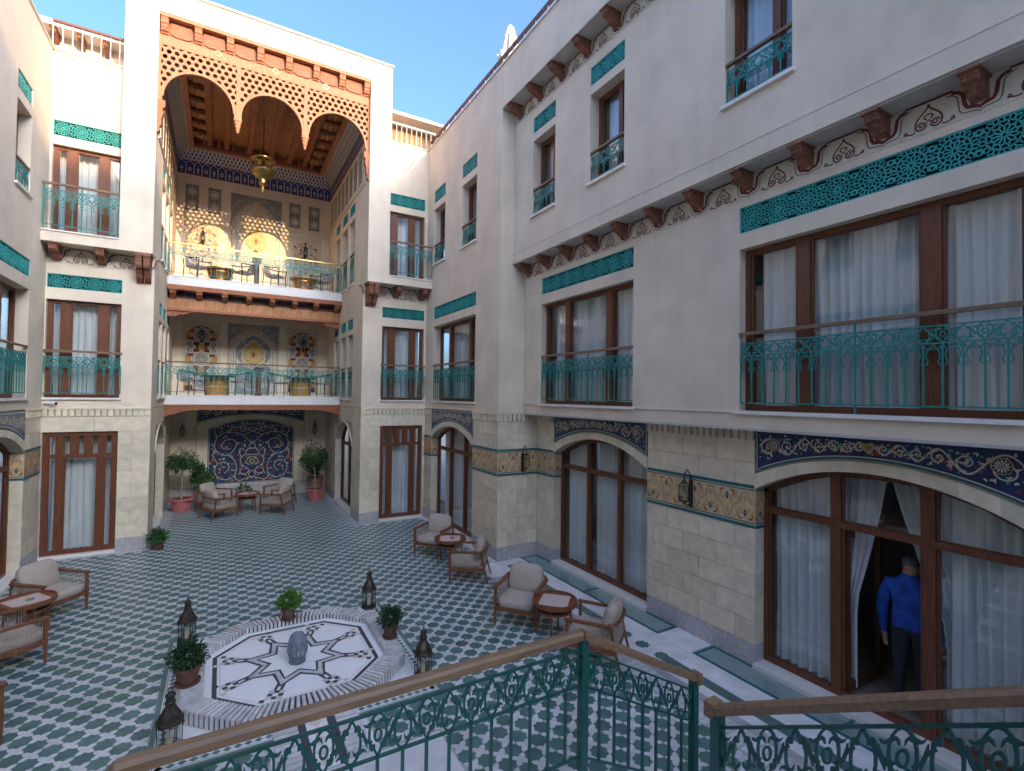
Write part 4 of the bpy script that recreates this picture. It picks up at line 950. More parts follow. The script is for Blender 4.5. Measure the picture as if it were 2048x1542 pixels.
for a, b in ((TX0, 0), (1.9, TX1)): MB(BK).box(a, b, 0, .016, 9.56, 9.59, 'cream_line').build('ledge', TW)
# painted cove: royal blue niches below, white net above, round three sides
def cove(fr, s0, s1, name):
    mb = MB(fr); n = round((s1 - s0) / .235); w = (s1 - s0) / n
    mb.box(s0, s1, 0, .02, 11.0, 11.44, 'royal'); mb.box(s0, s1, 0, .024, 10.98, 11.0, 'brick_red')
    for k in range(n):
        c = s0 + (k + .5) * w
        mb.ribbon(ogee(c, w * .47, 11.0, 11.27, 11.43)[0:], .022, .025, 'cream_line')
        if k % 2: mb.flat([(c - .055, 11.14), (c - .03, 11.08), (c + .03, 11.08), (c + .055, 11.14), (c + .04, 11.22), (c - .04, 11.22)], .024, 'cream_line'); mb.disc((c, 11.155), .032, .0255, 'brick_red', 7)
        else: mb.disc((c, 11.17), .045, .024, 'cream_line', 8, .06); mb.disc((c, 11.18), .02, .0255, 'ochre', 6); mb.disc((c, 11.07), .03, .024, 'cream_line', 6)
        mb.disc((c, 11.29), .014, .0255, 'cream_line', 6)
    # sloping net: a leaning board with white lozenge strips on it
    P = lambda s, t: (s, .02 + .34 * t ** 1.3, 11.44 + .36 * t)
    g = [[mb.pt(*P(s0 + (s1 - s0) * i / 2, t)) for t in (0, .33, .66, 1)] for i in range(3)]
    for i in range(2):
        for j in range(3): mb.face([g[i][j], g[i + 1][j], g[i + 1][j + 1], g[i][j + 1]], 'royal')
    def strip(a, b, wd):
        for j in range(3):
            t0, t1 = j / 3, (j + 1) / 3; x0, x1 = a + (b - a) * t0, a + (b - a) * t1
            if min(x0, x1) < s0 or max(x0, x1) > s1: continue
            q = [P(x0 - wd, t0), P(x0 + wd, t0), P(x1 + wd, t1), P(x1 - wd, t1)]; mb.face([mb.pt(a_, b_ + .008, c_ - .006) for a_, b_, c_ in q], 'cream_line')
    for k in range(-2, n + 2):
        for off in (0, .5):
            c = s0 + (k + off) * w
            for dlt in (1.0, -1.0): strip(c, c + dlt * w, .020)
    return mb.build('painted_cove', TW)
cove(BK, TX0, TX1, ''); cove(SL, YP + .3, YBK, ''); cove(SR, YP + .3, YBK, '')
# timber ceiling
cl = MB().box(TX0 + .2, TX1 - .2, YP + .3, YBK - .2, 12.12, 12.2, 'cedar_brown').build('ceiling_boards', TW)
fr_ = MB()
for x0, x1 in ((TX0 + .33, TX0 + .47), (TX1 - .47, TX1 - .33)): fr_.box(x0, x1, YP + .3, YBK - .3, 11.76, 11.86, 'cedar_pale')
fr_.box(TX0 + .47, TX1 - .47, YBK - .47, YBK - .33, 11.76, 11.86, 'cedar_pale'); fr_.box(TX0 + .33, TX0 + .37, YP + .3, YBK - .3, 11.86, 12.12, 'cedar'); fr_.box(TX1 - .37, TX1 - .33, YP + .3, YBK - .3, 11.86, 12.12, 'cedar'); fr_.box(TX0 + .33, TX1 - .33, YBK - .37, YBK - .33, 11.86, 12.12, 'cedar')
fr_.build('ceiling_frame', TW)
for x in (-.52, -.03, .66, 1.31, 1.92, 2.40):
    b_ = MB().box(x - .055, x + .055, YP + .3, YBK - .44, 11.90, 12.12, 'cedar_pale').box(x - .075, x + .075, YP + .3, YBK - .44, 11.885, 11.91, 'cedar').build('ceiling_beam', TW)
for x, e in ((TX0 + .47, 1), (TX1 - .47, -1)):                        # carved cross pieces along both sides
    for k in range(7):
        y = 14.75 + k * .68; q = [(0, 0), (.10, .02), (.18, .06), (.24, .02), (.36, .05), (.40, .0), (.40, -.06), (0, -.06)]
        MB(lambda s, d, z: (x + e * s, y + d, 11.93 + z)).prism([(a, -b) for a, b in q], -.17, .17, 'cedar_brown').build('carved_crosspiece', TW)
for k in range(9): corbel(FB(0), 'C', TW, (TX0 + .75 + k * .42, YBK - .44, 12.10), .16, .10, .24, 'cedar', 'ceiling_bracket')
for x in (.98, 1.62):                                                # carved ceiling panels
    mb = MB(lambda s, d, z: (s, z, 12.12 - d)); mb.box(x - .26, x + .26, 0, .012, 15.3, 17.4, 'cedar_brown')
    for j in range(5):
        for k in range(8): mb.ring((x + .13 * cos(k * pi / 4), 15.55 + j * .42 + .13 * sin(k * pi / 4)), .06, .02, .022, 'cedar_pale', 7, .01)
    mb.build('carved_panel', TW)
# slabs and their timber undersides
for z, zt in ((3.29, 3.56), (6.76, 7.03)):
    s_ = MB().box(TX0 + .001, TX1 - .001, 17.30, YBK - .001, z, zt, 'fascia').build('balcony_slab', TW)
    fl = MB(FB(17.30))
    for k in range(int(4.84 / .055)): fl.box(TX0 + .02 + k * .055, TX0 + .052 + k * .055, 0, .010, z + .02, zt - .02, 'fascia')
    fl.box(TX0, TX1, 0, .02, zt - .02, zt + .005, 'sill_marble'); fl.build('ribbed_fascia', s_)
    railing(FB(17.30), TW, TX0 + .02, TX1 - .02, zt + .99, zt + .66, zt + .83, zt + .10, -.06, posts=(TX0 + .04, TX0 + 1.62, TX0 + 3.24, TX1 - .04), zfoot=zt, pitch=.152, hr='brass' if z > 5 else 'handrail')
be = MB(FB(17.32)).box(TX0, TX1, -.1, .02, 3.235, 3.288, 'cedar').box(TX0, TX1, -.1, -.0, 3.13, 3.235, 'cedar')
for e, x in ((1, TX0), (-1, TX1)): be.prism([(x + e * a, z) for a, z in ((0, 3.13), (.62, 3.13), (.58, 3.10), (.46, 3.09), (.42, 3.05), (.30, 3.05), (.26, 3.0), (.12, 3.0), (.06, 2.94), (0, 2.94))], -.09, -.01, 'cedar')
be.build('timber_beam', TW)
MB(FB(17.32)).box(TX0, TX1, -.12, .03, 6.63, 6.757, 'cedar').build('timber_beam', TW)
for k in range(8): corbel(FB(0), 'D', TW, (TX0 + .14 + k * (4.58 / 7), 17.62, 6.63), .30, .15, .22, 'cedar', 'timber_bracket')
b2 = MB(FB(17.62)).box(TX0, TX1, -.15, .0, 6.12, 6.42, 'cedar_brown').box(TX0, TX1, -.15, .02, 6.05, 6.12, 'cedar').box(TX0, TX1, -.15, -.02, 6.42, 6.64, 'wood_dark')
for e, x in ((1, TX0), (-1, TX1)): b2.prism([(x + e * a, z) for a, z in ((0, 6.05), (.7, 6.05), (.6, 6.01), (.5, 6.0), (.44, 5.95), (.3, 5.95), (.2, 5.88), (0, 5.88))], -.13, -.03, 'cedar')
b2.build('timber_beam', TW)
for k in range(8): MB().box(TX0 + .25 + k * .62, TX0 + .36 + k * .62, 17.64, YBK - .01, 6.56, 6.757, 'cedar_brown').build('joist', TW)
# portal front
PF = MB().box(-2.05, TX0 - .004, YP, YB + .3, 6.80, ZT, 'stucco').build('portal_jamb', TW); MB().box(TX1 + .004, 4.03, YP, YB + .3, 6.80, ZT, 'stucco').build('portal_jamb', TW)
MB().box(TX0, TX1, YP + .001, YB + .3, 12.46, ZT - .001, 'stucco').build('portal_head', TW); MB().box(-2.09, 4.07, YP - .04, YBK + .6, ZT, ZT + .05, 'stucco_trim').build('coping', TW)
MB().box(-2.04, TX0 - .3, YB + .3, YBK + .5, ZR, ZT - .01, 'stucco').box(TX1 + .3, 4.02, YB + .3, YBK + .5, ZR, ZT - .01, 'stucco').box(-2.04, 4.02, YBK + .3, YBK + .55, -.08, ZT - .01, 'stucco').box(-2.0, 4.0, YB + .3, YBK + .3, ZT - .25, ZT - .02, 'room').build('tower_body', TW)
# carved timber head: moulding, bracketed frieze
MB(FB(14.10)).box(TX0 + .002, TX1 - .002, -.12, .17, 12.38, 12.458, 'cedar_pale').box(TX0 + .002, TX1 - .002, -.14, -.0, 11.80, 12.38, 'cedar').box(TX0 + .002, TX1 - .002, -.1, .05, 11.80, 11.98, 'cedar_pale').build('timber_head', TW)
for k in range(8):
    x = TX0 + .10 + k * (4.66 / 7); corbel(FB(0), 'E', TW, (x, 14.10, 12.38), .20, .15, .34, 'cedar_pale', 'timber_bracket')
    if k < 7: MB(FB(14.10)).prism([(x + .11, 12.36), (x + .55, 12.36), (x + .55, 12.08), (x + .46, 12.03), (x + .20, 12.03), (x + .11, 12.08)], 0, .03, 'cedar').build('carved_frieze_panel', TW)
for x in (-.25, 1.02, 2.25): MB(FB(14.045)).ring((x, 11.93), .06, .014, .012, 'brass', 14, .012).build('iron_ring', TW)
# pierced arcade: three semicircular arches in strip lattice, light falls through it
AR = [(TX0, .20), (.20, 1.76), (1.76, TX1)]; zA = 10.56
for x0, x1 in AR:
    c = (x0 + x1) / 2; mb = MB(FB(14.06)); e_ = .078; th = .045; rA = (x1 - x0) / 2 - (.075 if x0 == .20 else .10)
    hw = (x1 - x0) / 2 - .03
    def inside(s, z):
        if not (x0 + .02 < s < x1 - .02 and 10.42 < z < 11.79): return False
        if abs(s - c) < rA + .015 and z < zA: return False
        return math.hypot(s - c, z - zA) > rA + .015 or z < zA
    for ang in (0, pi / 3, 2 * pi / 3):
        ux, uz = cos(ang), sin(ang); nx, nz = -uz, ux
        for k in range(-16, 17):
            off = (k + .5) * e_ * math.sqrt(3); run = []
            for i in range(-60, 61):
                t = i * .03; p = (c + ux * t + nx * off, 11.1 + uz * t + nz * off)
                if inside(*p): run.append(p)
                else:
                    if len(run) > 1: mb.ribbon([run[0], run[-1]], .038, .0012 * ang, 'cedar_pale', th=th)
                    run = []
            if len(run) > 1: mb.ribbon([run[0], run[-1]], .038, .0012 * ang, 'cedar_pale', th=th)
    # fill the hexagon of every second cell with a small rosette boss so that the piercing stays fine
    mb.ribbon([(c + (rA + .02) * cos(a), zA + (rA + .02) * sin(a)) for a in [pi - pi * i / 28 for i in range(29)]], .05, .014, 'cedar_pale', th=.085)
    for s in (x0 + .022, x1 - .022): mb.box(s - .021, s + .021, -.06, .018, 10.44, 11.77, 'cedar_pale')
    for s in (x0 + .04, x1 - .04): mb.box(s - .039, s + .039, -.055, .009, 10.42, 10.60, 'cedar_pale')
    mb.box(x0, x1, -.055, .008, 11.77, 11.80, 'cedar_pale')
    mb.build('pierced_arch', TW)
for x in (.20, 1.76):                                                # stalactite pendants
    mb = MB(); mb.lathe([(.0, 0), (.03, .02), (.025, .05), (.045, .08), (.035, .12), (.065, .16), (.055, .20), (.08, .24), (.07, .28), (.095, .31), (.095, .36)], (x, 14.09, 10.10), 'cedar_pale', 8, 1, .7)
    mb.build('carved_pendant', TW)
for e, x in ((1, TX0), (-1, TX1)):                                   # consoles down both side walls
    f = lambda s, d, z: (x + e * s, 14.05 + d, z)
    MB(f).prism([(0, 10.42), (.15, 10.42), (.15, 10.28), (.10, 10.22), (.12, 10.12), (.08, 9.98), (.09, 9.86), (.05, 9.78), (.06, 9.70), (0, 9.64)], -.07, .07, 'cedar').build('timber_console', TW)
# ---------------------------------------------------------------- fountain
FT = thing('fountain', 'low octagonal fountain basin with brick rim and star mosaic in the middle of the court', 'fountain', (FC[0], FC[1], 0))
def octa(h, c): return [(c_, d_) for c_, d_ in ((h - c, h), (-(h - c), h), (-h, h - c), (-h, -(h - c)), (-(h - c), -h), (h - c, -h), (h, -(h - c)), (h, h - c))]
TOP = lambda s, d, z: (FC[0] + s, FC[1] + z, d)
OI = octa(FH - .21, FCUT - .085); OO = octa(FH, FCUT)
core = MB(TOP)
for k in range(8):
    a, b = OO[k], OO[(k + 1) % 8]; c, d = OI[(k + 1) % 8], OI[k]
    core.prism([tuple(p * .995 for p in a), tuple(p * .995 for p in b), tuple(p * 1.006 for p in c), tuple(p * 1.006 for p in d)], -.02, .138, 'slate')
core.build('rim_core', FT)
for k in range(8):                                                # bricks on edge along each side of the rim
    a, b = Vector(OO[k]), Vector(OO[(k + 1) % 8]); c, d = Vector(OI[(k + 1) % 8]), Vector(OI[k])
    n = round((b - a).length / .066)
    for i in range(n):
        t0, t1 = (i + .21) / n, (i + .79) / n
        q = [a.lerp(b, t0) * 1.004, a.lerp(b, t1) * 1.004, d.lerp(c, t1) * .992, d.lerp(c, t0) * .992]
        MB(TOP).prism([(p.x, p.y) for p in q], -.01, .168 + rnd.uniform(-.002, .002), 'brick_pale').build('rim_brick', FT)
bs = MB(TOP); bs.flat([(x * 1.005, y * 1.005) for x, y in OI], .08, 'marble_white')
bs.ribbon(octa(FH - .33, FCUT - .14), .055, .083, 'slate', True); ob = octa(FH - .38, FCUT - .16)
for k in range(8):
    a, b = Vector(ob[k]), Vector(ob[(k + 1) % 8]); n = int((b - a).length / .04)
    for i in range(n):
        p = a.lerp(b, i / n); q = a.lerp(b, (i + .8) / n); m_ = a.lerp(b, (i + .4) / n) * .975; bs.flat([(p.x, p.y), (q.x, q.y), (m_.x, m_.y)], .0826, 'beige_tile')
def star8(r, k=.64, rot=pi / 8): return [((r if i % 2 == 0 else r * k) * cos(rot + i * pi / 8), (r if i % 2 == 0 else r * k) * sin(rot + i * pi / 8)) for i in range(16)]
for r, w, m_, d in ((.66, .046, 'slate', .084), (.58, .085, 'brick_pale', .0832), (.50, .042, 'slate', .084)): bs.ribbon(star8(r), w, d, m_, True)
for i in range(8):                                                # stems and chequered knots beyond the points
    a = pi / 8 + i * pi / 4; u = Vector((cos(a), sin(a))); v = Vector((-u.y, u.x))
    for e in (-1, 1): bs.ribbon([tuple(u * .60 + v * .035 * e), tuple(u * .77 + v * .035 * e)], .034, .0846, 'slate')
    ck = u * .845
    for p in range(-1, 2):
        for q in range(-1, 2):
            o = ck + u * p * .062 + v * q * .062; s = .029
            if (p, q) == (0, 0): continue
            bs.flat([tuple(o + u * x * s + v * y * s) for x, y in ((-1, -1), (1, -1), (1, 1), (-1, 1))], .0852, 'slate' if (p + q) % 2 else ('beige_tile' if (p * q) < 0 else 'brick_pale'))
            if (p, q) in ((1, 1), (1, -1)): bs.flat([tuple(o + u * (x * s + .06) + v * (y * s + q * .05)) for x, y in ((-1, -1), (1, -1), (1, 1), (-1, 1))], .0852, 'beige_tile' if q > 0 else 'slate')
bs.build('mosaic_floor', FT)
sp = MB(); prof = [(.105, 0), (.105, .10), (.118, .105), (.118, .14)] + [(.118 * cos(t) ** .6, .14 + .24 * sin(t)) for t in [k * pi / 2 / 8 for k in range(8)]] + [(.01, .385)]
sp.lathe(prof, (FC[0], FC[1] - .1, .08), 'spout_stone', 24)
for k in range(14):
    a = 2 * pi * k / 14; sp.tube([(FC[0] + (r + .004) * cos(a), FC[1] - .1 + (r + .004) * sin(a), .08 + z) for r, z in prof[3:-1]], .010, 'spout_stone', 4)
sp.build('spout', FT, True)
fb = MB(lambda s, d, z: (FC[0] + s, FC[1] + z, d))
def sq(h): return [(h, h), (-h, h), (-h, -h), (h, -h)]
fb.prism(sq(1.47), -.03, -.001, 'marble'); fb.ribbon(sq(1.50), .07, .002, 'tile_green', True, .03)
for sd_ in range(4):
    a = sd_ * pi / 2; cc, ss = cos(a), sin(a)
    for k in range(30):
        t = -1.40 + k * (2.8 / 29)
        for off, z_ in ((1.405, 0),):
            q = [(t + .046, off), (t, off + .036), (t - .046, off), (t, off - .036)]; fb.flat([(x * cc - y * ss, x * ss + y * cc) for x, y in q], .0016, 'tile_green')
for h in (1.455, 1.355): fb.ribbon(sq(h), .010, .0018, 'tile_green', True)
tag(fb.build('fountain_border', flo), None)
rl = MB()
rl.box(.50, 1.50, 5.15, 5.80, -.03, -.002, 'marble'); rl.box(.80, .87, 5.15, 6.05, -.03, .03, 'slate'); rl.box(1.10, 1.17, 5.15, 6.05, -.03, .03, 'slate'); rl.box(.87, 1.10, 5.15, 6.05, -.03, .004, 'marble_white')
for k in range(4): rl.prism([(.985, -5.23 - k * .2)] * 0 or [(0, 0), (.1, 0), (.1, .1)], 0, .0001, 'beige_tile') if False else None
dm = MB(lambda s, d, z: (s, z, d))
for k in range(5):
    y = 5.24 + k * .17; dm.flat([(1.07, y), (.985, y + .08), (.90, y), (.985, y - .08)], .007, 'beige_tile')
rl.build('rill', FT); dm.build('rill_lozenges', FT)
for x0, x1 in ((.55, .79), (1.18, 1.42)):
    for k in range(9): block('rill_brick', ID, x0, x1, 5.17 + k * .083, 5.235 + k * .083, -.02, .035, 'brick_pale', FT)
tag(MB().box(.30, 2.12, 3.2, 5.12, -.03, .012, 'marble').build('marble_step'), 'white marble slab in the floor under the stair railing', 'step')

# ---------------------------------------------------------------- lanterns and lamps
def lantern(loc, rz, label):
    t = thing('floor_lantern', label, 'lantern', loc, rz, 'metal lanterns round the fountain'); t.scale = (.86,) * 3; n = 6; r = .125
    mb = MB(); mb.lathe([(.14, 0), (.14, .02), (.12, .035), (.12, .06)], (0, 0, 0), 'lantern_metal', 6); mb.lathe([(.03, -.0), (.13, .0)], (0, 0, .06), 'lantern_metal', 6)
    for k in range(6):
        a = k * pi / 3; x, y = r * cos(a), r * sin(a); mb.tube([(x * 1.1, y * 1.1, 0), (x, y, .06), (x, y, .37), (x * 1.06, y * 1.06, .40)], .007, 'lantern_metal', 4)
        b = a + pi / 6; q = r * .87
        for zz in (.10, .33): mb.tube([(x, y, zz), (r * cos(a + pi / 3), r * sin(a + pi / 3), zz)], .004, 'lantern_metal', 4)
    mb.build('cage', t, local=True)
    MB().lathe([(.112, .065), (.112, .37)], (0, 0, 0), 'lamp_glass', 6).build('glass_panes', t, local=True)
    h = MB().lathe([(.142, .36), (.142, .385), (.128, .40), (.118, .44), (.098, .48), (.072, .52), (.054, .555), (.050, .58), (.060, .585), (.060, .60), (.046, .61), (.046, .665), (.056, .67), (.05, .69), (.022, .71), (.012, .72)], (0, 0, 0), 'lantern_metal', 8)
    for k in range(6):
        a = k * pi / 3 + pi / 6; h.lathe([(.0, 0), (.02, .02), (.0, .05)], (.145 * cos(a), .145 * sin(a), .345), 'lantern_metal', 5)
    h.build('hood', t, local=True)
    MB(lambda s, d, z: (s, d, z)).ring((0, .735), .028, .010, .004, 'lantern_metal', 10, .008).build('ring', t, local=True)
    MB().lathe([(.035, .065), (.035, .20), (.005, .205)], (0, 0, 0), 'candle', 8).build('candle', t, local=True)
for loc, l in (((-.36, 8.72, 0), 'floor lantern at the far left corner of the fountain'), ((2.26, 8.66, 0), 'floor lantern at the far right corner of the fountain'), ((2.33, 6.20, 0), 'floor lantern right of the fountain just above the handrail'), ((-.38, 6.14, 0), 'floor lantern nearest the viewer at the left corner of the fountain')):
    lantern(loc, rnd.random(), l)
def sconce(fr, s, z, label, dark='lantern_metal'):
    x, y, _ = fr(s, 0, 0); t = thing('wall_lantern', label, 'wall lantern', (x, y, z), 0, 'wall lanterns'); F = lambda a, d, q: tuple(Vector(fr(s + a, d, z + q)))
    mb = MB(F); mb.box(-.035, .035, .0, .02, -.26, .16, dark); mb.tube([(0, .02, -.20), (0, .10, -.23), (0, .17, -.17)], .011, dark, 5)
    mb.tube([(0, .02, .12), (0, .04, .26), (0, .10, .33), (0, .16, .27), (0, .17, .17)], .009, dark, 5); mb.build('bracket', t)
    cg = MB(F); c = .17
    for k in range(6):
        a = k * pi / 3; cg.tube([(.07 * cos(a), c + .07 * sin(a), -.16), (.085 * cos(a), c + .085 * sin(a), -.10), (.085 * cos(a), c + .085 * sin(a), .08), (.03 * cos(a), c + .03 * sin(a), .16)], .005, dark, 4)
        for q in (-.10, .08): cg.tube([(.085 * cos(a), c + .085 * sin(a), q), (.085 * cos(a + pi / 3), c + .085 * sin(a + pi / 3), q)], .004, dark, 4)
    cg.lathe([(.0, -.17), (.075, -.155), (.075, -.145)], (0, c, 0), dark, 6); cg.lathe([(.05, .12), (.03, .16), (.012, .19)], (0, c, 0), dark, 6); cg.build('cage', t)
    MB(F).lathe([(.075, -.10), (.075, .075)], (0, c, 0), 'lamp_glass', 6).build('glass_panes', t); MB(F).lathe([(.02, -.14), (.02, -.03), (.004, -.02)], (0, c, 0), 'candle', 8).build('candle', t)
sconce(G2, 5.33, 2.22, 'wall lantern on the stone wall between the arched window and the doorway'); sconce(J, 5.97, 2.20, 'wall lantern on the tile band of the jog in the wall')
for x, z, w in ((-1.10, 2.38, 'on the ground floor left of the mural'), (3.02, 2.36, 'on the ground floor right of the mural'), (-.62, 5.58, 'on the left painted panel of the middle loggia'), (2.58, 5.46, 'on the right painted panel of the middle loggia'), (-.66, 8.92, 'on the left star panel of the top loggia'), (2.56, 8.92, 'on the right star panel of the top loggia')): sconce(BK, x, z, 'dark wall lantern ' + w, 'black_iron')
ch = thing('chandelier', 'brass and glass lantern chandelier hanging in the top loggia', 'chandelier', (.94, 16.8, 9.7))
MB().tube([(0, 0, 2.42), (0, 0, 1.15)], .012, 'black_iron', 5).lathe([(.05, 2.38), (.05, 2.42)], (0, 0, 0), 'brass', 8).build('chain', ch, local=True)
MB().lathe([(.05, 1.15), (.14, 1.12), (.30, 1.07), (.36, 1.04), (.36, .99), (.34, .98)], (0, 0, 0), 'brass', 20).build('crown', ch, True, True)
MB().lathe([(.33, .99), (.30, .80), (.33, .70)], (0, 0, 0), 'lamp_glass', 20).build('glass_bell', ch, True, True)
lw_ = MB().lathe([(.36, .70), (.36, .66), (.26, .55), (.14, .45), (.12, .38), (.14, .34), (.10, .26), (.05, .20), (.06, .15), (.03, .10), (.035, .06), (.005, .0)], (0, 0, 0), 'brass', 20)
for k in range(6): lw_.tube([(.34 * cos(k * pi / 3), .34 * sin(k * pi / 3), .70), (.30 * cos(k * pi / 3), .30 * sin(k * pi / 3), .85), (.35 * cos(k * pi / 3), .35 * sin(k * pi / 3), 1.0)], .012, 'brass', 5)
lw_.build('bowl', ch, True, True)
MB().lathe([(.10, .62), (.12, .70), (.06, .80), (.05, .98)], (0, 0, 0), 'brass', 12).build('lamp_cluster', ch, True, True)

# ---------------------------------------------------------------- armchairs, tables
def pillow(mb, c, s, m, tilt=0, p=4.0, n=12, bulge=0, seed=0):
    rg_ = random.Random(seed); R_ = Matrix.Rotation(tilt, 3, 'X'); rows = []
    sg = lambda v, e: math.copysign(abs(v) ** e, v)
    for i in range(n + 1):
        th_ = -pi / 2 + pi * i / n; row = []
        for j in range(2 * n):
            ph = 2 * pi * j / (2 * n); e = 2 / p
            v = Vector((s[0] * sg(cos(th_), e) * sg(cos(ph), e), s[1] * sg(cos(th_), e) * sg(sin(ph), e), s[2] * sg(sin(th_), e)))
            if bulge: v += Vector((0, bulge * (1 - (v.x / s[0]) ** 2) * (1 - (v.z / s[2]) ** 2) * (1 if v.y > 0 else -1), 0)) + Vector((rg_.uniform(-1, 1), rg_.uniform(-1, 1), rg_.uniform(-1, 1))) * .004
            v = R_ @ v; row.append(mb.pt(c[0] + v.x, c[1] + v.y, c[2] + v.z))
        rows.append(row)
    for a, b in zip(rows, rows[1:]):
        for j in range(2 * n): mb.face([a[j], a[(j + 1) % (2 * n)], b[(j + 1) % (2 * n)], b[j]], m)
def make_armchair():
    t = thing('armchair', 'x', 'armchair'); A = 'armwood'
    for e in (-1, 1):
        MB().tube([(e * .335, -.33, .0), (e * .335, -.33, .30), (e * .335, -.32, .60)], [.017, .028, .026], A, 4).build('leg', t, local=True)
        MB().tube([(e * .31, .42, .0), (e * .32, .33, .30), (e * .325, .27, .64)], [.016, .026, .024], A, 4).build('leg', t, local=True)
        MB().box(e * .34 - .03, e * .34 + .03, -.36, .29, .592, .622, A).build('armrest', t, local=True)
    bk = MB(); q = [(-.345, .26, .622), (-.30, .33, .632), (-.18, .37, .645), (0, .385, .65), (.18, .37, .645), (.30, .33, .632), (.345, .26, .622)]
    bk.tube(q, .021, A, 5); bk.build('back_rail', t, local=True)
    MB().box(-.31, .31, -.345, -.305, .25, .31, A).box(-.31, .31, .31, .35, .25, .31, A).box(-.35, -.31, -.31, .34, .25, .31, A).box(.31, .35, -.31, .34, .25, .31, A).build('seat_frame', t, local=True)
    cd_ = MB()
    for e in (-1, 1):
        for k in range(21): y = -.29 + k * .028; cd_.box(e * .335 - .003, e * .335 + .003, y - .003, y + .003, .30, .595, 'cord')
    for k in range(21):
        x = -.28 + k * .028; z1 = .635; y1 = .375 - .9 * x * x; cd_.tube([(x, .335, .30), (x, y1, z1)], .0032, 'cord', 4, False)
    cd_.build('cord_weave', t, local=True)
    m1 = MB(); pillow(m1, (0, -.02, .365), (.305, .33, .068), 'cushion', 0, 7, 14); m1.build('seat_cushion', t, True, True)
    m2 = MB(); pillow(m2, (0, .225, .615), (.29, .062, .235), 'cushion', R(-16), 4.2, 18, .055, 3); m2.build('back_cushion', t, True, True)
    return t
proto = make_armchair(); used = [False]
def armchair(x, y, deg, label):
    o = proto if not used[0] else copy_tree(proto); used[0] = True
    o.location = (x, y, 0); o.rotation_euler.z = R(deg); o['label'] = label; o['group'] = 'cushioned armchairs in the court'
for a in ((4.31, 7.00, -50, 'beige cushioned armchair facing left, left of the round table by the glass gutter'), (4.62, 5.50, 216, 'beige cushioned armchair with its back to the viewer, partly behind the stair rail corner'),
          (4.34, 10.92, -50, 'beige cushioned armchair in front of the far right arched window'), (4.36, 9.12, 238, 'beige cushioned armchair seen from its side beside the jog in the wall'),
          (-2.35, 10.82, 50, 'beige cushioned armchair facing right in front of the left glazed door'), (-2.42, 9.06, -238, 'beige cushioned armchair seen from its corded side at the left edge, before the round table'),
          (-2.36, 7.07, 50, 'armchair at the left edge of which only the front leg shows'),
          (.02, 16.95, 120, 'front left armchair of the four under the loggia, its back to the viewer'), (1.53, 16.90, 238, 'front right armchair of the four under the loggia, its back to the viewer'),
          (-.12, 18.05, 53, 'rear left armchair of the four under the loggia'), (1.72, 18.05, -50, 'rear right armchair of the four under the loggia')): armchair(*a)
def make_table():
    t = thing('round_table', 'x', 'table'); A = 'armwood'
    tp = MB().lathe([(.32, .50), (.34, .505), (.345, .53), (.34, .575), (.325, .575), (.322, .545), (.0, .543)], (0, 0, 0), A, 28); tp.build('tray_top', t, False, True)
    for k in range(4):
        a = k * pi / 2 + .4; MB().tube([(.27 * cos(a), .27 * sin(a), 0), (.235 * cos(a), .235 * sin(a), .50)], [.015, .022], A, 5).build('leg', t, local=True)
    MB().lathe([(.25, .40), (.265, .40), (.265, .43), (.25, .43)], (0, 0, 0), A, 20).build('apron_ring', t, local=True)
    return t
tproto = make_table(); tused = [False]
pm = MB().box(-.215, .215, -.215, .215, 0, .006, 'papermat').mesh('paper_mat')
ash = MB().lathe([(.05, 0), (.055, .025), (.045, .025), (.04, .008), (0, .008)], (0, 0, 0), 'lamp_glass', 10).mesh('ashtray')
for x, y, deg, label, tray in ((4.46, 6.28, 20, 'round wooden tray table with a bare paper mat by the glass gutter', 0), (4.36, 10.07, 40, 'round wooden tray table between the two armchairs at the jog', 1), (-2.42, 10.0, 10, 'round wooden tray table at the left edge', 1), (.76, 17.45, 30, 'round wooden tray table among the four armchairs under the loggia', 1)):
    o = tproto if not tused[0] else copy_tree(tproto); tused[0] = True; o.location = (x, y, 0); o.rotation_euler.z = R(deg); o['label'] = label; o['group'] = 'round tray tables'
    where = label.split('tray table ')[1].replace('with a bare paper mat ', '')
    p = link('paper_mat', pm); p.location = (x, y, .545); p.rotation_euler.z = R(deg + 25); tag(p, 'square pinkish paper mat on the tray table ' + where, 'place mat')
    if tray: a = link('ashtray', ash); a.location = (x + .04, y - .02, .552); tag(a, 'small glass ashtray on the paper mat ' + where, 'ashtray')

# ---------------------------------------------------------------- furniture on the upper loggias
def make_tchair():
    t = thing('terrace_chair', 'x', 'chair'); K_ = 'black_iron'
    for x in (-.25, .25):
        for y in (-.24, .24): MB().tube([(x * 1.08, y * 1.08, 0), (x, y, .42), (x * 1.02, y + (.03 if y > 0 else -.02), .66)], .017, K_, 5).build('leg', t, local=True)
    MB().tube([(-.27, -.27, .66), (-.29, .05, .68), (-.22, .26, .74), (0, .32, .77), (.22, .26, .74), (.29, .05, .68), (.27, -.27, .66)], .019, K_, 5).build('arm_rail', t, local=True)
    m1 = MB(); pillow(m1, (0, 0, .44), (.26, .25, .035), 'chair_fabric', 0, 5, 8); m1.build('seat', t, True, True)
    m2 = MB(); pillow(m2, (0, .25, .60), (.20, .03, .13), 'chair_fabric', R(-8), 4, 8); m2.build('backrest', t, True, True)
    return t
cproto = make_tchair(); cu = [False]
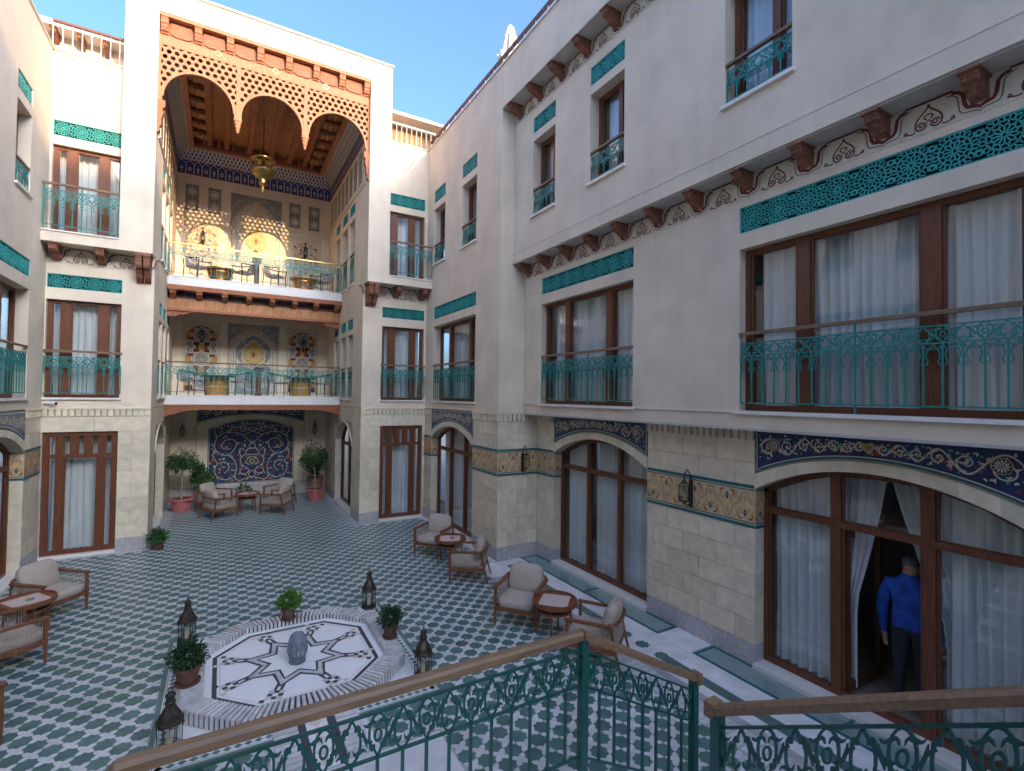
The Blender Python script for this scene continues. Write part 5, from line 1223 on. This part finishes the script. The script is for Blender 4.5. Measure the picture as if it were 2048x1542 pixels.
for z, lst, lvl in ((3.56, ((-.80, 60), (.50, -70), (1.62, 65), (2.92, -75)), 'middle'), (7.03, ((-.72, 50), (.55, -60), (1.42, 60), (2.88, -60)), 'top')):
    for k, (x, dg) in enumerate(lst):
        o = cproto if not cu[0] else copy_tree(cproto); cu[0] = True; o.location = (x, 17.98, z); o.rotation_euler.z = R(dg); o['group'] = 'chairs on the loggia terraces'
        o['label'] = 'dark-framed chair on the %s loggia terrace, %s from the left' % (lvl, ('first', 'second', 'third', 'fourth')[k])
for k, x in enumerate((-.14, 2.28)):
    t = thing('barrel_table', 'round table on a wooden barrel base at the %s of the middle loggia' % ('left', 'right')[k], 'table', (x, 17.98, 3.56), 0, 'tables on the loggia terraces')
    MB().lathe([(.30, 0), (.29, .06), (.31, .30), (.29, .54), (.31, .57)], (0, 0, 0), 'ochre', 16).build('barrel', t, local=True); MB().lathe([(.30, .26), (.325, .26), (.325, .29), (.30, .29)], (0, 0, 0), 'cream_tile', 16).build('hoop', t, local=True)
    MB().lathe([(.46, .57), (.48, .59), (.47, .62), (.0, .62)], (0, 0, 0), 'black_iron', 24).build('tabletop', t, local=True)
    t = thing('drum_table', 'embossed copper drum table at the %s of the top loggia' % ('left', 'right')[k], 'table', (x + .02, 17.92, 7.03), 0, 'tables on the loggia terraces')
    MB().lathe([(.30, 0), (.27, .08), (.34, .30), (.36, .40)], (0, 0, 0), 'copper_drum', 20).build('drum', t, True, True); MB().lathe([(.40, .40), (.44, .42), (.44, .45), (.41, .45), (.40, .43), (0, .43)], (0, 0, 0), 'brass', 24).build('tray_top', t, False, True)
for z, x, n_l in ((3.56, 1.0, 'middle'), (7.03, .88, 'top')):
    t = thing('wooden_stand', 'slim wooden pedestal stand behind the railing of the %s loggia' % n_l, 'pedestal', (x, 17.75, z))
    MB().box(-.10, .10, -.10, .10, 0, .06, 'wood').box(-.075, .075, -.075, .075, .06, .78, 'wood').build('post', t, local=True); MB().box(-.13, .13, -.13, .13, .78, .90, 'wood_dark').build('cap', t, local=True)

# ---------------------------------------------------------------- plants
def leaves(mb, c, r, n, size, m, seed, squash=1.0, droop=.2, shell=.45, bottom=-1):
    rg_ = random.Random(seed)
    cl_ = [(Vector((rg_.gauss(0, 1), rg_.gauss(0, 1), rg_.gauss(.2, 1))).normalized() * rg_.uniform(.35, .95)) for _ in range(max(6, n // 28))]
    for _ in range(n):
        v = Vector((rg_.gauss(0, 1), rg_.gauss(0, 1), rg_.gauss(0, 1))).normalized() * (rg_.uniform(shell, 1) if rg_.random() < .45 else 0)
        if v.length < .01: k_ = rg_.choice(cl_); v = k_ + Vector((rg_.gauss(0, .16), rg_.gauss(0, .16), rg_.gauss(0, .16)))
        if v.z < bottom: continue
        p = Vector((c[0] + v.x * r, c[1] + v.y * r, c[2] + v.z * r * squash)); out = (v.normalized() + Vector((rg_.uniform(-.6, .6), rg_.uniform(-.6, .6), rg_.uniform(-.5, .3) - droop))).normalized()
        sd2 = out.orthogonal().normalized(); sd2.rotate(Matrix.Rotation(rg_.random() * 6.28, 3, out)); l = size * rg_.uniform(.6, 1.25); w = l * .30; nn = out.cross(sd2) * l * .12
        q = [p, p + out * l * .45 + sd2 * w + nn, p + out * l, p + out * l * .45 - sd2 * w + nn]
        mb.face([mb.pt(*a) for a in q], m)
def potted(loc, label, pr, ph, pm_, r, n, size, lm, seed, saucer=True, zc=None, squash=.8, group='potted plants in the court', rim=True, pname='potted_plant'):
    t = thing(pname, label, 'potted plant', loc, 0, group)
    po = MB().lathe([(pr * .70, .012), (pr * .74, ph * .1), (pr * .95, ph * .82), (pr * 1.08, ph * .83), (pr * 1.08, ph), (pr * .95, ph), (pr * .93, ph * .9), (0, ph * .88)], (0, 0, 0), [pm_] * 6 + ['soil'], 20)
    po.build('pot', t, False, True)
    if saucer: MB().lathe([(pr * .95, 0), (pr * 1.02, .025), (pr * .9, .025), (pr * .88, .012), (0, .012)], (0, 0, 0), pm_, 20).build('saucer', t, local=True)
    st = MB(); rg_ = random.Random(seed + 50); zc = zc or ph + r * .55
    for k in range(7): st.tube([(rg_.uniform(-.3, .3) * pr, rg_.uniform(-.3, .3) * pr, ph * .85), (rg_.uniform(-.5, .5) * r, rg_.uniform(-.5, .5) * r, zc + r * .2)], .006, 'leaf_dark', 4)
    st.build('stems', t, local=True)
    f = MB(); leaves(f, (0, 0, zc), r, n, size, lm, seed, squash, .15, .3); link('foliage', f.mesh('foliage', recalc=False), t, True)
potted((.97, 8.44, .171), 'potted bright green plant on the far rim of the fountain', .105, .18, 'pot_brown', .165, 420, .07, 'leaf_bright', 1)
potted((2.17, 7.12, .171), 'potted dark leafy shrub on the right rim of the fountain', .105, .19, 'pot_brown', .165, 1200, .042, 'leaf_dark', 2, squash=.9)
potted((-.28, 7.16, .171), 'large potted dark leafy shrub on the left rim of the fountain', .14, .21, 'pot_brown', .20, 1800, .045, 'leaf_dark', 3, squash=.8)
potted((-1.22, 14.22, 0), 'small potted green plant by the left corner of the loggia', .14, .20, 'pot_brown', .20, 420, .085, 'leaf', 4, squash=.75)
potted((-.50, 19.15, 0), 'bushy plant in a terracotta pot left of the mural', .20, .40, 'terracotta', .33, 520, .11, 'leaf', 5, zc=.88, squash=1.2, group='plants under the loggia')
potted((3.02, 19.35, 0), 'dark shrub in a banded terracotta pot behind the right weeping tree', .26, .62, 'terracotta', .40, 600, .12, 'leaf_dark', 6, zc=1.25, squash=1.5, group='plants under the loggia')
potted((.72, 19.30, 0), 'low green plant below the mural behind the tray table', .13, .22, 'terracotta', .24, 260, .09, 'leaf', 7, group='plants under the loggia')
def tree(loc, label, seed, lean):
    t = thing('weeping_tree', label, 'potted tree', loc, 0, 'weeping trees in pink pots'); rg_ = random.Random(seed)
    MB().lathe([(.20, 0), (.215, .03), (.27, .33), (.33, .34), (.335, .40), (.29, .41), (.28, .38), (0, .37)], (0, 0, 0), ['pot_pink'] * 6 + ['soil'], 28).build('pot', t, False, True)
    rib = MB()
    for k in range(26): a = k * 2 * pi / 26; rib.tube([(.222 * cos(a), .222 * sin(a), .04), (.268 * cos(a), .268 * sin(a), .30)], .009, 'pot_pink', 4)
    rib.build('pot_ribs', t, local=True)
    top = Vector((lean, 0, 1.72)); tr = MB().tube([(0, 0, .36), (lean * .2, .02, .8), (lean * .6, .0, 1.3), tuple(top)], [.028, .024, .022, .02], 'bark', 6)
    tips = []
    for k in range(22):
        a = k * 2 * pi / 22 + rg_.random() * .3; l = rg_.uniform(.22, .42); h = rg_.uniform(.12, .30); e = top + Vector((l * cos(a), l * sin(a), -rg_.uniform(.1, .35)))
        tr.tube([tuple(top), tuple(top + Vector((l * .35 * cos(a), l * .35 * sin(a), h))), tuple(top + Vector((l * .8 * cos(a), l * .8 * sin(a), h * .6))), tuple(e)], [.011, .008, .006, .004], 'bark', 4); tips.append((e, a, l))
    tr.build('trunk', t, local=True)
    f = MB()
    for e, a, l in tips:
        for _ in range(3): leaves(f, (e.x * rg_.uniform(.8, 1.02), e.y * rg_.uniform(.8, 1.02), e.z + rg_.uniform(-.16, .12)), .11, 16, .10, rg_.choice(['leaf', 'leaf', 'leaf_dark']), rg_.randint(0, 9999), 1.2, .5, .2)
    link('crown', f.mesh('crown', recalc=False), t, True)
tree((-1.0, 18.36, 0), 'weeping potted tree in a pink pot at the left of the loggia', 11, .02); tree((2.86, 18.28, 0), 'weeping potted tree in a pink pot at the right of the loggia', 21, -.10)

# ---------------------------------------------------------------- stairs and their railings in the foreground
ST = thing('staircase', 'marble stair flight below the foreground railings', 'stairs', (3.0, 2.4, 0))
MB().box(-.5, 2.44, 1.0, 3.02, .70, .86, 'marble').box(-.4, 2.3, 1.2, 2.9, -.05, .70, 'stucco').build('landing', ST)
for k in range(5): MB().box(2.44 + k * .30, 2.75 + k * .30, 1.9, 3.02, -.05, .86 - .172 * (k + 1) + .172 * 0, 'marble').build('step', ST) if k < 4 else None
for k in range(7): MB().box(2.46, 3.5, 1.86 - k * .30 - .30, 1.86 - k * .30, .86 + .172 * k, .86 + .172 * (k + 1), 'marble').build('step', ST)
R1 = thing('stair_railing', 'dark green iron railing with wooden handrail turning a corner across the foreground', 'railing', (2.39, 3.0, .86))
P_ = dict(m='green_iron', drops=False, lw=.013, hw=.084, hh=.060, bar=.018)
railing(FB(3.0), R1, -.38, 2.39, 1.90, 1.49, 1.755, .965, 0, pitch=.153, name='railing_panel', **P_)
railing(FB(2.98), R1, 2.39, 3.60, 1.90, 1.49, 1.755, .965, 0, pitch=.15, slope=-.53, name='railing_panel', **P_)
railing(FR(-.38), R1, 2.0, 3.0, 1.36, .95, 1.21, .42, 0, pitch=.15, slope=.53, name='railing_panel', **P_)
for x, y, z0, z1 in ((2.39, 2.99, .80, 1.86), (3.60, 2.98, .15, 1.22)): MB().box(x - .03, x + .03, y - .03, y + .03, z0, z1, 'green_iron').build('newel_post', R1)
MB(FB(2.98)).box(3.60, 3.66, -.047, .047, 1.17, 1.262, 'handrail').build('rail_end', R1)
R2 = thing('stair_railing', 'dark green iron railing climbing out of the picture at the lower right', 'railing', (2.5, 1.9, .86))
railing(FR(2.5), R2, .1, 1.9, 1.90 + .58 * 1.8, 1.50 + .58 * 1.8, 1.765 + .58 * 1.8, .97 + .58 * 1.8, 0, pitch=.15, slope=-.58, name='railing_panel', **P_)
MB().box(2.47, 2.53, 1.87, 1.93, .80, 1.86, 'green_iron').build('newel_post', R2); MB(FR(2.5)).box(1.90, 1.96, -.047, .047, 1.82, 1.905, 'handrail').build('rail_end', R2)

# ---------------------------------------------------------------- roof edge: railings, pergola, screen, parasol; camera on the wall
def roof_rail(fr, s0, s1, z0, z1, label, n, m='wood_dark', pm2='brass'):
    x, y, _ = fr((s0 + s1) / 2, 0, 0); t = thing('roof_railing', label, 'railing', (x, y, z0))
    MB(fr).box(s0, s1, -.035, .035, z1 - .05, z1, m).build('handrail', t); MB(fr).box(s0, s1, -.012, .012, z0 + .06, z0 + .085, pm2).build('foot_rail', t)
    for k in range(n + 1): s = s0 + (s1 - s0) * k / n; MB(fr).tube([(s, 0, z0), (s, 0, z0 + (z1 - z0) * .45), (s, 0, z0 + (z1 - z0) * .5), (s, 0, z1 - .05)], [.012, .012, .012, .012], pm2, 5).build('baluster', t)
ZK = ZR + .03
roof_rail(FB(14.55), -3.4, -2.06, ZK, 11.88, 'roof railing above the back wing left of the portal', 8, 'wood', 'canvas')
roof_rail(FB(14.55), 4.05, 5.6, ZK, 11.80, 'roof railing above the back wing right of the portal', 10, 'canvas', 'canvas')
roof_rail(FR(5.45), -1, 14.5, ZK, ZK + .34, 'low roof railing along the right wing against the sky', 34, 'wood', 'white_plastic')
pg = thing('roof_pavilion', 'sunlit cream eaves with brackets behind the left roof railing', 'pavilion', (-3.4, 16.3, ZR))
MB().box(-5.5, -2.06, 16.2, 19, ZR, 12.42, 'stucco').build('wall', pg); MB().box(-5.7, -2.06, 15.75, 19, 12.42, 12.56, 'canvas').build('roof', pg)
for k in range(7): corbel(FB(0), 'G', pg, (-5.2 + k * .5, 16.2, 12.42), .40, .10, .22, 'corbel_wood', 'eaves_bracket')
sc = thing('slatted_screen', 'brown upright slat screen on the roof right of the portal', 'screen', (5.3, 15.6, ZR))
for k in range(34): MB().box(4.0 + k * .085, 4.07 + k * .085, 15.6, 15.63, ZR, 12.22, 'bamboo').build('slat', sc)
MB().box(3.9, 7.0, 15.0, 18.5, 12.34, 12.44, 'canvas').build('roof', sc); MB().box(3.9, 7.0, 15.66, 15.72, ZR, 12.3, 'room').build('backing', sc)
ps = thing('parasol', 'closed cream parasol on the roof terrace of the right wing', 'parasol', (6.65, 11.75, ZR - .75))
MB().tube([(0, 0, 0), (0, 0, 3.45)], .025, 'wood', 6).build('pole', ps, local=True)
cp = MB(); prof = [(.10, .9), (.20, 1.2), (.23, 1.7), (.24, 2.3), (.30, 2.55), (.31, 2.62), (.23, 2.66), (.16, 3.1), (.10, 3.4), (.02, 3.5)]; rings = []
for r_, z in prof: rings.append([cp.pt(r_ * (1 + .22 * (1 if j % 2 else -1) * (1 if z < 3.3 else .3)) * cos(2 * pi * j / 20), r_ * (1 + .22 * (1 if j % 2 else -1) * (1 if z < 3.3 else .3)) * sin(2 * pi * j / 20), z) for j in range(20)])
for a, b in zip(rings, rings[1:]):
    for j in range(20): cp.face([a[j], a[(j + 1) % 20], b[(j + 1) % 20], b[j]], 'canvas')
cp.build('canopy', ps, local=True)
cc = thing('security_camera', 'small white security camera on the ledge above the left glazed door', 'camera', (-3.20, 14.33, 3.34))
MB().tube([(0, .06, .0), (0, 0, .02)], .02, 'white_plastic', 6).build('bracket', cc, local=True); MB().tube([(-.09, .02, .05), (.10, -.05, .03)], .035, 'white_plastic', 10).build('housing', cc, local=True); MB().tube([(.10, -.05, .03), (.125, -.06, .027)], .03, 'black_iron', 10).build('lens', cc, local=True)

# ---------------------------------------------------------------- the person in the doorway
def person():
    V = [((0, 0, .98), .155), ((0, .0, 1.16), .165), ((0, -.02, 1.36), .185), ((0, -.01, 1.47), .13), ((0, .0, 1.54), .062), ((0, .02, 1.62), .088), ((0, .02, 1.72), .092)]
    E_ = [(0, 1), (1, 2), (2, 3), (3, 4), (4, 5), (5, 6)]
    def chain(root, pts):
        prev = root
        for p, r in pts: V.append((p, r)); E_.append((prev, len(V) - 1)); prev = len(V) - 1
        return prev
    for e in (-1, 1):
        h = chain(2, [((e * .19, -.01, 1.40), .085), ((e * .25, -.03, 1.18), .062), ((e * .26, .02, .97), .050), ((e * .255, .07, .80), .036), ((e * .25, .085, .735), .034)])
        for k in range(4): chain(h, [((e * (.225 + k * .014), .075 + k * .014, .68), .0095), ((e * (.22 + k * .013), .085 + k * .014, .63 - .008 * (k in (1, 2))), .0085)])
        chain(h, [((e * .235, .125, .71), .010), ((e * .225, .14, .67), .0085)])
        chain(0, [((e * .095, .0, .86), .105), ((e * .10, .015 * e, .50), .072), ((e * .105, -.03 + .03 * e, .12), .052), ((e * .11, -.03 + .03 * e, .05), .045), ((e * .12, .12 + .03 * e, .035), .034)])
    me = bpy.data.meshes.new('body'); me.from_pydata([v for v, _ in V], E_, []); o = bpy.data.objects.new('tmp', me); C.objects.link(o)
    md = o.modifiers.new('s', 'SKIN'); md.use_smooth_shade = True; md.branch_smoothing = .4
    for i, (v, r) in enumerate(V): me.skin_vertices[0].data[i].radius = (r, r * (.72 if i in (0, 1, 2) else 1))
    me.skin_vertices[0].data[0].use_root = True
    s2 = o.modifiers.new('u', 'SUBSURF'); s2.levels = s2.render_levels = 3
    bpy.context.view_layer.update(); dg = bpy.context.evaluated_depsgraph_get(); bm_ = bpy.data.meshes.new_from_object(o.evaluated_get(dg)); bpy.data.objects.remove(o)
    for m_ in ('jacket', 'trousers', 'skin', 'hair', 'black_iron'): bm_.materials.append(MATS[m_])
    for p in bm_.polygons:
        c = p.center; p.use_smooth = True
        p.material_index = 3 if (c.z > 1.62 and (c.y < .06 or c.z > 1.74)) else 2 if (c.z > 1.53 or (abs(c.x) > .19 and c.z < .80)) else 0 if (c.z > .93 or abs(c.x) > .215) else 4 if c.z < .09 else 1
    b = link('person', bm_); b.scale = (1.05,) * 3; b.location = (7.02, 2.72, .03); b.rotation_euler.z = R(-75)
    return tag(b, 'person in a blue jacket and dark trousers walking in through the open doorway', 'person')
person()
